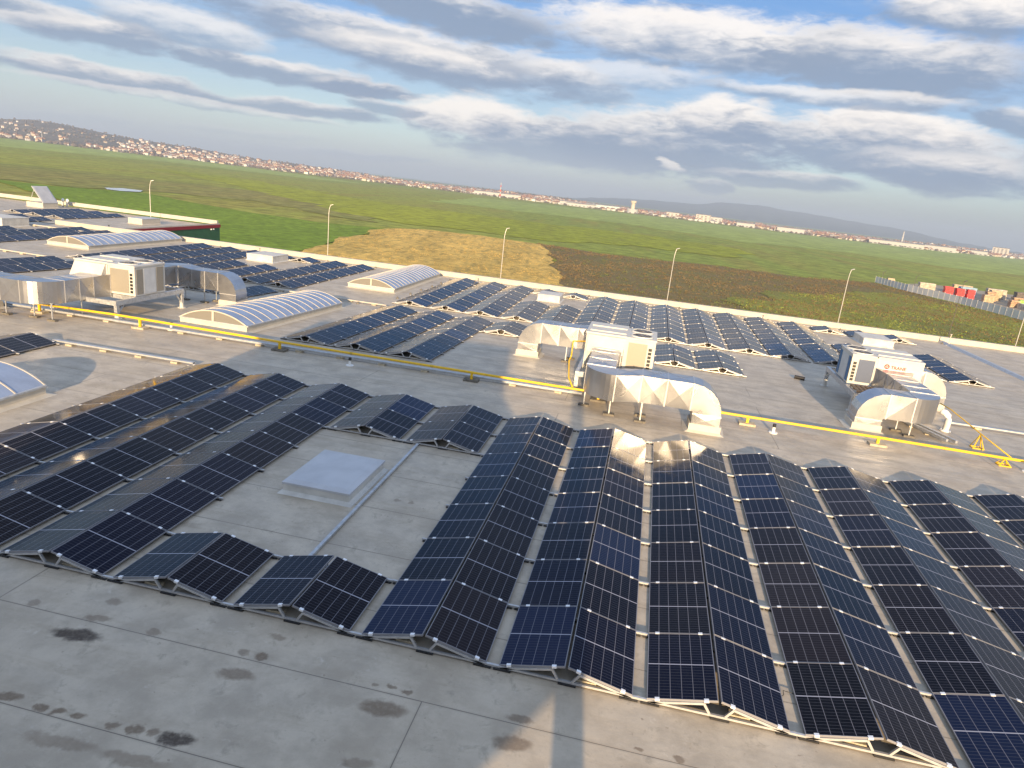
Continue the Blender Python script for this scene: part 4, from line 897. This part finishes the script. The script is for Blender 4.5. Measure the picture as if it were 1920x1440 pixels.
tag(tufts('green_weeds', [(8,98),(30,150),(55,190),(84,225),(104,210),(112,120),(90,66),(20,66)], 14000, [(.16,.125,.06),(.145,.15,.05),(.15,.175,.05),(.19,.225,.05),(.23,.265,.055)], .08, .26, 25, 6, 112, 66, 230), 'lime and green weeds on the rough field before the grey fence', 'weeds', kind='stuff')
tag(tufts('dry_grass', F_YELLOW, 7000, [(.40,.29,.08),(.52,.36,.10),(.62,.42,.12),(.68,.46,.14)], .05, .13, 22, -80, -2, 66, 240), 'dry golden grass on the pale patch beyond the parapet', 'grass', kind='stuff')
# ---- lamp posts along the road
def lamp(x, y, zt, label, dark=False, arm=1.0):
    z = gz(x, y, .34); r = empty('street_lamp', (x, y, z), label=label, cat='street lamp', group='slim street lamps beyond the parapet'); h = zt-z
    m = 'dark_pole' if dark else 'lamp_pole'
    b = MB(); b.tube([(0,0,0),(0,0,h-.9)], .05, 8, r1=.032); b.tube([(0,0,h-.9),(.03,.03,h-.4),(.12*arm,.1,h)], .03, 6); b.cyl(0,0,0,.5,.14,8); b.build('pole', m, r)
    b = MB(); b.bar((.10*arm,.08,h+.01),(.38*arm,.2,h+.10),.14,.05); b.build('lamp_head', m, r); return r
for i, (x, zt, dk, l) in enumerate(((-45.1,3.5,0,'leftmost street lamp, behind the wing parapet'),(-24.0,3.2,0,'street lamp standing before the golden grass edge'),(-5.1,2.95,0,'street lamp before the golden field'),
    (11.65,2.95,0,'street lamp before the brown weeds'),(27.5,2.95,0,'pale street lamp behind the lone panel pairs'),(42.7,1.6,0,'rightmost street lamp at the edge of the photo'))): lamp(x, 60, zt, l, dk)
lamp(41.9, 72, 2.4, 'dark lamp pole whose top crosses the grey fence', True)
# ---- construction yard
fe = empty('metal_fence', tuple(FENCE[0]), label='long light grey sheet metal fence around the rubble yard at the right', cat='fence')
mat('fence_sheet', (.60,.62,.64), .5, .3, fn=mottled(.4, .08))
off = -Vector(FENCE[0])
for (a, c) in zip(FENCE, FENCE[1:]):
    A, B_ = Vector(a), Vector(c); L = (B_-A).length; k = max(1, round(L/2.6))
    for i in range(k):
        p, q = A+(B_-A)*i/k, A+(B_-A)*(i+1)/k; d = (q-p).normalized(); zz = lambda v: gz(v.x, v.y, .3)
        m_ = MB(); p2, q2 = p+d*.06, q-d*.06
        for s_ in range(1):
            m_.bar((p2.x,p2.y,zz(p2)+1.15),(q2.x,q2.y,zz(q2)+1.15),.04,2.1)
        o = m_.build('fence_panel', 'fence_sheet', fe); o.location = off
        m_ = MB(); m_.box(p.x-.05,p.y-.05,zz(p),p.x+.05,p.y+.05,zz(p)+2.35); o = m_.build('fence_post', 'lamp_pole', fe); o.location = off
mat('brick_stack', (.42,.28,.18), .9, fn=mottled(1.5,.3)); mat('timber_stack', (.45,.36,.24), .85, fn=mottled(1.2,.25)); mat('blue_cover', (.25,.38,.5), .6); mat('stone_stack', (.48,.42,.34), .9, fn=mottled(1,.3)); mat('orange_paint', (.62,.12,.02), .5); mat('dark_stack', (.14,.12,.11), .8, fn=mottled(1,.3)); mat('hi_vis', (.3,.6,.1), .6)
def stack(x, y, w_, d_, h, m, name, label, cat):
    b = MB(); z = gz(x, y, .37); n_ = max(2, int(h/.45)); rg = random.Random(int(x*7+y))
    for i in range(n_):
        o1, o2 = rg.uniform(-.12,.12), rg.uniform(-.1,.1); zz = z+i*h/n_
        b.box(x-w_/2+o1, y-d_/2+o2, zz+.06, x+w_/2+o1, y+d_/2+o2, zz+h/n_-.02)
        for k in (-.4, 0, .34): b.box(x+k*w_+o1, y-d_/2+o2, zz, x+k*w_+.1*w_+o1, y+d_/2+o2, zz+.058)
    return tag(b.build(name, m, None), label, cat)
yard = [(93.2,258,2.2,1.5,2.6,'timber_stack','timber_stack','small tan stack at the fence corner in the yard','stack'),
 (103.0,252,5,2,2.9,'stone_stack','stone_stack','pale stone stack left of the red crates','stack'),
 (107.6,246,2.6,2,3.0,'red_paint','crate','first bright red crate from the left in the yard','crate'),(110.6,244.5,2.4,2,2.9,'red_paint','crate','second bright red crate from the left in the yard','crate'),(113.2,243,2.2,2,3.0,'red_paint','crate','third bright red crate from the left in the yard','crate'),
 (116.5,254,5,2.4,3.1,'blue_cover','covered_stack','blue covered stack behind the red crates','stack'),(117.5,240,3,2,2.3,'timber_stack','timber_stack','low orange tan stack right of the red crates','stack'),(121,247,3,2.2,3.0,'brick_stack','brick_stack','brown brick stack behind the low tan stack','stack'),
 (124.5,252,3.4,2,3.4,'timber_stack','timber_stack','tall yellowish stack in the middle of the yard','stack'),(121.5,232,2.5,2,2.2,'brick_stack','brick_stack','orange brick stack close to the fence','stack'),(125,234,2.4,1.6,2.3,'hi_vis','crate','small lime green crate close to the fence','crate'),
 (128,244,3.4,2.2,2.4,'brick_stack','brick_stack','low brick stack right of the lime crate','stack'),(131,249,4,2.4,3.9,'dark_stack','pipe_stack','dark tall stack in the right half of the yard','stack'),(134.2,243,3,2,2.9,'brick_stack','brick_stack','red brown stack beside the dark tall stack','stack'),
 (138.5,248,4,2.4,3.2,'stone_stack','stone_stack','grey white stack right of the red brown stack','stack'),(141,241,2.6,2,2.4,'dark_stack','pipe_stack','small dark stack before the long pale slab','stack'),(146,247,4,3,3.8,'dark_stack','pipe_stack','dark grey stack beside the sand heap','stack'),(150.2,246,3,3,3.4,'stone_stack','stone_stack','grey stack touching the sand heap','stack'),
 (118,262,6,2,3.2,'timber_stack','timber_stack','long tan stack at the back of the yard','stack'),(129,262,6,2,3.3,'stone_stack','stone_stack','long pale stack at the back of the yard','stack'),(140,263,5,2,3.3,'brick_stack','brick_stack','brown stack at the back right of the yard','stack')]
for a in yard: stack(*a)
b = MB(); x, y = 132, 226; b.prism([(0,0),(15,0),(15,1.6),(0,1.6)], 'y', 0, 7); o = b.build('concrete_slab', 'stone_stack', None, loc=(122,224,gz(128,226,.37))); tag(o, 'long pale concrete slab behind the middle of the fence', 'slab')
b = MB(); b.prism([(0,0),(9,0),(9,2.4),(4.5,3.2),(0,2.4)], 'y', 0, 5); o = b.build('site_container', 'blue_cover', None, loc=(136,213,gz(140,215,.37))); tag(o, 'blue grey site hut behind the right end of the fence', 'container')
def heap(x, y, r_, h, label):
    b = MB(); vs = [(0,0,h)]; fs = []; n_ = 20
    for i in range(1, 6):
        for k in range(n_):
            a = 2*math.pi*k/n_; rad = r_*i/5*(1+.18*noise.noise(Vector((math.cos(a)*2, math.sin(a)*2, x)))); vs.append((rad*math.cos(a), rad*math.sin(a)*.7, h*(1-i/5)**.9+(noise.noise(Vector((rad, a*3, y)))*.25 if i < 5 else 0)))
    for k in range(n_): fs.append((0,1+k,1+(k+1)%n_))
    for i in range(4):
        for k in range(n_): fs.append((1+i*n_+k,1+(i+1)*n_+k,1+(i+1)*n_+(k+1)%n_,1+i*n_+(k+1)%n_))
    b.add(vs, fs); return tag(b.build('sand_heap', 'gravel', None, smooth=True, loc=(x,y,gz(x,y,.36))), label, 'heap')
heap(156, 246, 7, 4.0, 'sand heap beside the red digger arm'); heap(147, 238, 6, 2.6, 'lower sand heap in front of the dark grey stack')
ex = empty('excavator', (156,236,gz(156,236,.37)), label='orange red digger arm cut by the right edge of the photo', cat='excavator')
b = MB(); b.bar((-4.5,0,3.2),(.5,0,6.6),.5,.7); b.build('boom', 'orange_paint', ex)
b = MB(); b.bar((.5,0,6.6),(4.5,0,4.4),.6,.9); b.build('boom_base', 'orange_paint', ex)
b = MB(); b.prism([(-5.6,1.0),(-4.4,.9),(-4.0,1.9),(-4.4,3.2),(-5.0,2.2)], 'y', -.6, .6); b.build('bucket', 'dark_stack', ex)
b = MB(); b.box(3.4,-1.4,1.1,7.4,1.4,3.0); b.prism([(3.4,3.0),(5.2,3.0),(5.2,4.4),(4.0,4.4)], 'y', -1.3, .2); b.build('cab', 'orange_paint', ex)
b = MB()
for s_ in (-1.35, 1.0): b.prism([(2.6,.3),(3.1,0),(7.4,0),(7.9,.3),(7.9,.75),(7.4,1.05),(3.1,1.05),(2.6,.75)], 'y', s_, s_+.5)
b.build('tracks', 'black_part', ex)
for i, (x, y) in enumerate(((91.5,262),(102.5,262),(112.3,205))):
    b = MB(); z = gz(x,y,.3); b.tube([(x,y,z),(x,y,z+4.2),(x+.9,y,z+4.8)], .09, 6); tag(b.build('fence_mast', 'dark_pole', None), ['thin dark mast at the fence corner','thin dark mast left of the red crates','thin dark mast behind the right part of the fence'][i], 'mast')

# ================================================================ town, hills, far mountains
def interp(T, a):
    if a <= T[0][0]: return T[0][1]
    for (p, q) in zip(T, T[1:]):
        if p[0] <= a <= q[0]: return p[1]+(q[1]-p[1])*(a-p[0])/(q[0]-p[0])
    return T[-1][1]
CH = UPV.dot(C0)+H0           # camera height above the plain
def far_pt(az, dist, hgt):    # hgt above the plain
    base = C0 + (XTV*math.sin(az)+YTV*math.cos(az))*dist
    return base + UPV*(hgt-CH)
def edge_r(az): return min(2300, max(1450, CH/max(.006, -interp(EDGE, az))))
def hill_h(az, r):            # terrain height above the plain
    re = edge_r(az); rh = re*1.9; zt = CH+rh*(interp(HILL, az)-.0013)+2*math.sin(az*23); zt = max(zt, 1.5)
    t_ = (r-re)/(rh-re)
    if t_ <= 0: return -.5
    k = t_*t_*(3-2*t_) if t_ < 1 else max(0, 1-(t_-1)*.9)
    return -.5+k*(zt+.5)+6*k*(1-min(k,.99))*noise.noise(Vector((az*9, r*.004, 2)))
mat('hill_wood', (.1,.08,.07), .95, fn=field_fn((.15,.132,.12), (.175,.155,.13), (.16,.165,.11), .004, (1,1,1), 0, .4, .03))
b = MB(); vs = []; fs = []; azs = [R(-78)+R(130)*i/260 for i in range(261)]; ts = [i/14 for i in range(27)]
for a in azs:
    re = edge_r(a)
    for t_ in ts: r_ = re*(1+.9*t_); vs.append(tuple(far_pt(a, r_, hill_h(a, r_))))
nt_ = len(ts)
for i in range(260):
    for j_ in range(nt_-1): q = i*nt_+j_; fs.append((q, q+nt_, q+nt_+1, q+1))
b.add(vs, fs); o = b.build('hills', 'hill_wood', None, smooth=True, fixn=False); tag(o, kind='structure')
if o.data.polygons[0].normal.z < 0: o.data.flip_normals()
mat('mountain_slope', (.06,.08,.07), .95, fn=field_fn((.05,.06,.05), (.075,.085,.06), (.10,.10,.07), .0012, (1,1,1), 0, .4, .006))
b = MB(); vs = []; fs = []
for i in range(161):
    a = R(-20)+R(60)*i/160; rid = CH+7800*(interp(MNT, a)+.0012*noise.noise(Vector((a*40,0,1)))+.0004*noise.noise(Vector((a*160,0,1))))
    for j_, (rr_, k) in enumerate(((6000,-.02),(6500,.25),(7100,.62),(7500,.9),(7800,1.0),(8300,.8),(9000,0))):
        vs.append(tuple(far_pt(a, rr_+150*noise.noise(Vector((a*30,j_,4))), rid*k+ (0 if k in (1.0,) else 18*noise.noise(Vector((a*60,j_,7)))))))
for i in range(160):
    for j_ in range(6): q = i*7+j_; fs.append((q, q+7, q+8, q+1))
b.add(vs, fs); o = b.build('far_mountains', 'mountain_slope', None, smooth=True, fixn=False); tag(o, kind='structure')
if o.data.polygons[0].normal.z < 0: o.data.flip_normals()
# houses
mat('house_white', (.62,.62,.62), .8); mat('house_cream', (.55,.49,.40), .8); mat('house_grey', (.48,.46,.44), .8)
mat('roof_red', (.26,.14,.10), .8); mat('roof_brown', (.17,.10,.075), .8); mat('roof_grey', (.24,.23,.23), .7); mat('window_dark', (.05,.055,.065), .3)
def house_mesh(w_, d_, h, rh, wm, rm):
    b = MB(); b.box(-w_/2,-d_/2,-1.5,w_/2,d_/2,h,0)
    b.prism([(-d_/2-.4,h-.1),(d_/2+.4,h-.1),(d_/2+.4,h+.05),(0,h+rh),(-d_/2-.4,h+.05)], 'x', -w_/2-.3, w_/2+.3, 1)
    for s_ in (-1, 1):
        for x in (-w_*.3, w_*.05, w_*.32):
            for z in ((1.0,) if h < 4 else (1.0, 3.6)): b.box(x-.5, s_*(d_/2+.03)-.03, z, x+.5, s_*(d_/2+.03)+.03, z+1.2, 2)
    b.box(w_*.2,-.4,h+rh*.4,w_*.2+.7,.4,h+rh+.7,0)
    o = b.build('h', [wm, rm, 'window_dark'], None); me = o.data; bpy.data.objects.remove(o); return me
HM = [house_mesh(10,8,5.6,2.6,'house_white','roof_red'), house_mesh(9,8,3.2,2.6,'house_white','roof_brown'), house_mesh(11,9,6,3,'house_cream','roof_red'), house_mesh(9,9,5.6,2.8,'house_white','roof_grey'), house_mesh(12,8,3.4,2.6,'house_cream','roof_brown'), house_mesh(10,9,6.2,2.6,'house_grey','roof_red')]
HL = ['two storey white house with a red roof in the distant town','low white house with a brown roof in the distant town','two storey cream house with a red roof in the distant town','two storey white house with a grey roof in the distant town','low cream house with a brown roof in the distant town','two storey grey house with a red roof in the distant town']
rg = random.Random(11); cand = []
while len(cand) < 3600:
    a = R(rg.uniform(-49, 28)); deg = math.degrees(a)
    if deg < -16:
        t_ = rg.betavariate(1.25, 2.4)*.80+.02; dens = .16 if deg < -40 else (.9 if deg > -34 else .55)
        dens *= .35+1.3*max(0, noise.noise(Vector((a*22, t_*5, 0)))+.35)
    else: t_ = rg.betavariate(1.0, 2.4)*.8+.01; dens = 1.0*(.5+1.0*max(0, noise.noise(Vector((a*30, t_*5, 3)))+.3))
    if rg.random() > dens: continue
    re = edge_r(a); r_ = re*(1+.9*t_)+12; p = far_pt(a, r_, hill_h(a, r_)); cand.append((r_, p, rg.uniform(0, math.pi), rg.choices(range(6), (5,3,3,3,3,1))[0], rg.uniform(.58, .88)))
cand.sort(key=lambda c: c[0])
kept = []; grid = {}
for c in cand:
    k = (int(c[1].x/10), int(c[1].y/10))
    if k in grid: continue
    grid[k] = 1; kept.append(c)
for c in kept[:290]:
    o = bpy.data.objects.new('house', HM[c[3]]); COL.objects.link(o); o.location = c[1]; o.rotation_euler = (0,0,c[2]); o.scale = (c[4],)*3
    tag(o, HL[c[3]], 'house', 'houses of the distant town: '+HL[c[3]].replace(' in the distant town',''))
mb_ = MB()
mm = bpy.data.meshes
allv, allf, allm, slots = [], [], [], ['house_white','house_cream','house_grey','roof_red','roof_brown','roof_grey','window_dark']
for c in kept[290:]:
    me = HM[c[3]]; T = Matrix.Translation(c[1]) @ Matrix.Rotation(c[2], 4, 'Z') @ Matrix.Scale(c[4], 4); o_ = len(allv)
    allv += [tuple(T @ v.co) for v in me.vertices]
    for p in me.polygons: allf.append(tuple(v+o_ for v in p.vertices)); allm.append(slots.index(me.materials[p.material_index].name))
mb_.v, mb_.f, mb_.m = allv, allf, allm
tag(mb_.build('distant_houses', slots, None, fixn=False), 'mass of tiny white and red roofed houses further up the slopes', 'houses', kind='stuff')
# bare trees and bushes of the town edge
mat('bare_trees', (.13,.11,.098), .95, fn=mottled(.05, .35))
vs, fs = [], []; rg = random.Random(5)
ico = [(0,0,1),(.9,0,.4),(.28,.85,.4),(-.73,.53,.4),(-.73,-.53,.4),(.28,-.85,.4),(.73,.53,-.3),(-.28,.85,-.3),(-.9,0,-.3),(-.28,-.85,-.3),(.73,-.53,-.3)]
icf = [(0,1,2),(0,2,3),(0,3,4),(0,4,5),(0,5,1),(1,6,2),(2,7,3),(3,8,4),(4,9,5),(5,10,1),(6,7,2),(7,8,3),(8,9,4),(9,10,5),(10,6,1)]
for i in range(7000):
    a = R(rg.uniform(-52, 30)); t_ = rg.betavariate(.8, 2.2)*.95 if rg.random() < .75 else rg.uniform(.3, 1.0); re = edge_r(a); r_ = re*(1+.9*t_)+rg.uniform(-6, 4)
    if noise.noise(Vector((a*26, t_*6, 8))) < -.15 and rg.random() < .8: continue
    p = far_pt(a, r_, max(-.3, hill_h(a, r_))); s_ = rg.uniform(1.2, 3.4); sz = s_*rg.uniform(.7, 1.3); o_ = len(vs)
    vs += [(p.x+v[0]*s_*1.2*rg.uniform(.7,1.2), p.y+v[1]*s_*1.2*rg.uniform(.7,1.2), p.z+sz*.5+v[2]*sz*rg.uniform(.7,1.1)) for v in ico]; fs += [tuple(k+o_ for k in f) for f in icf]
b = MB(); b.add(vs, fs); tag(b.build('bare_woodland', 'bare_trees', None, fixn=False), 'bare brown trees and bushes between the distant houses', 'trees', kind='stuff')
# landmarks
def at(az, r_, name, label, cat, fn):
    p = far_pt(az, r_, max(0, hill_h(az, r_))-.5); r = empty(name, tuple(p), (0,0,-az), label, cat); fn(r); return r
mat('concrete_far', (.50,.45,.38), .85); mat('hall_white', (.42,.43,.44), .7); mat('hall_glass', (.33,.42,.44), .4); mat('stripe_red', (.5,.06,.04), .6)
def tower(r):
    b = MB(); b.tube([(0,0,0),(0,0,21)], 4.2, 12, r1=3.8); b.build('shaft', 'concrete_far', r)
    b = MB(); b.cyl(0,0,20.8,25,5.6,12,r1=6.3); b.build('tower_head', 'concrete_far', r)
    b = MB(); b.cyl(0,-9,0,9,11,16); b.build('round_base', 'hall_white', r)
at(-.0338, edge_r(-.0338)+20, 'water_tower', 'pale concrete tower with a round drum at its foot on the town edge', 'tower', tower)
def mast(h, r0, st=True):
    def f(r):
        n_ = 7
        for i in range(n_):
            b = MB(); b.tube([(0,0,h*i/n_),(0,0,h*(i+1)/n_)], r0*(1-.5*i/n_), 6, r1=r0*(1-.5*(i+1)/n_)); b.build('mast_section', 'stripe_red' if (i%2 and st) else 'hall_white', r)
    return f
at(FAR['mast'][0][0], 1350, 'radio_mast', 'red and white banded mast rising above the left part of the town', 'mast', mast(28, 1.3))
at(FAR['mast2'][0][0], 1900, 'chimney', 'pale chimney rising above the right part of the town', 'chimney', mast(29, 2.6, False))
at(FAR['mastl'][0][0], 1900, 'radio_mast', 'thin lattice mast among the houses at the far left', 'mast', mast(16, .9, False))
def hall(w_, d_, h, m, rows=1):
    def f(r):
        b = MB(); b.box(-w_/2,-d_/2,-1,w_/2,d_/2,h); b.build('wall', m, r)
        b = MB(); b.prism([(-d_/2-.5,h),(d_/2+.5,h),(d_/2+.5,h+.4),(0,h+1.6),(-d_/2-.5,h+.4)], 'x', -w_/2-.5, w_/2+.5); b.build('roof', 'roof_grey', r)
        for i in range(int(w_/8)):
            for k in range(rows): b = MB(); b.box(-w_/2+2+i*8,-d_/2-.08,1.4+k*3,-w_/2+6+i*8,-d_/2-.01,2.9+k*3); b.build('window', 'window_dark', r)
    return f
for (az, dr, w_, d_, h, m, rows, lab, cat) in ((-.105,25,60,20,6.5,'hall_white',1,'long white hall on the town edge left of the concrete tower','hall'),(-.075,60,70,25,9,'hall_glass',1,'greenish glass hall behind the white hall','hall'),(-.125,30,30,16,8,'hall_white',1,'white hall with a sloping front at the left of the green hall','hall'),
    (.021,90,26,14,11,'house_grey',3,'left pale apartment block right of the concrete tower','apartment block'),(.062,60,30,14,14,'house_grey',4,'tall pale apartment block in the town centre','apartment block'),(.079,55,24,14,12,'hall_white',3,'white apartment block beside the tall pale one','apartment block'),
    (.118,30,34,18,8,'hall_white',1,'white hall on the town edge below the far mountains','hall'),(.175,25,50,18,9,'hall_white',1,'large white hall beneath the mountain slope','hall'),(.30,20,90,24,8,'hall_white',1,'very long low hall in front of the pale chimney','hall'),(.345,30,60,20,9,'hall_white',1,'white warehouse right of the pale chimney','hall'),
    (.408,260,34,16,20,'house_grey',6,'tall pale hotel block near the right edge of the town','hotel'),(.385,60,40,16,8,'hall_white',1,'low white hall left of the hotel block','hall'),(-.235,40,60,16,8,'hall_white',1,'bright white hall below the banded mast','hall'),(-.205,35,44,16,8,'hall_white',1,'white hall right of the banded mast','hall')):
    at(az, edge_r(az)+dr, 'town_building', lab, cat, hall(w_, d_, h, m, rows))

# ================================================================ haze
hz = bpy.data.materials.new('haze'); hz.use_nodes = True; nt = hz.node_tree; nt.nodes.clear()
pv = nt.nodes.new('ShaderNodeVolumePrincipled'); pv.inputs['Color'].default_value = (.62,.76,.96,1); pv.inputs['Density'].default_value = HAZE_D; pv.inputs['Anisotropy'].default_value = .1
ou = nt.nodes.new('ShaderNodeOutputMaterial'); nt.links.new(pv.outputs[0], ou.inputs['Volume']); MATS['haze'] = hz
b = MB(); HR = 9500; top = 190
for zz in (-1.5, top):
    pass
vs = []
for hh in (-2.0, top):
    for (sx, sy) in ((-1,-1),(1,-1),(1,1),(-1,1)): x, y = sx*HR, sy*HR; vs.append((x, y, gz(x, y, hh)))
b.add(vs, [(0,3,2,1),(4,5,6,7),(0,1,5,4),(1,2,6,5),(2,3,7,6),(3,0,4,7)]); o = b.build('haze', 'haze', None); tag(o, kind='stuff'); o['label'] = 'thin pale haze over the plain'; o['category'] = 'haze'
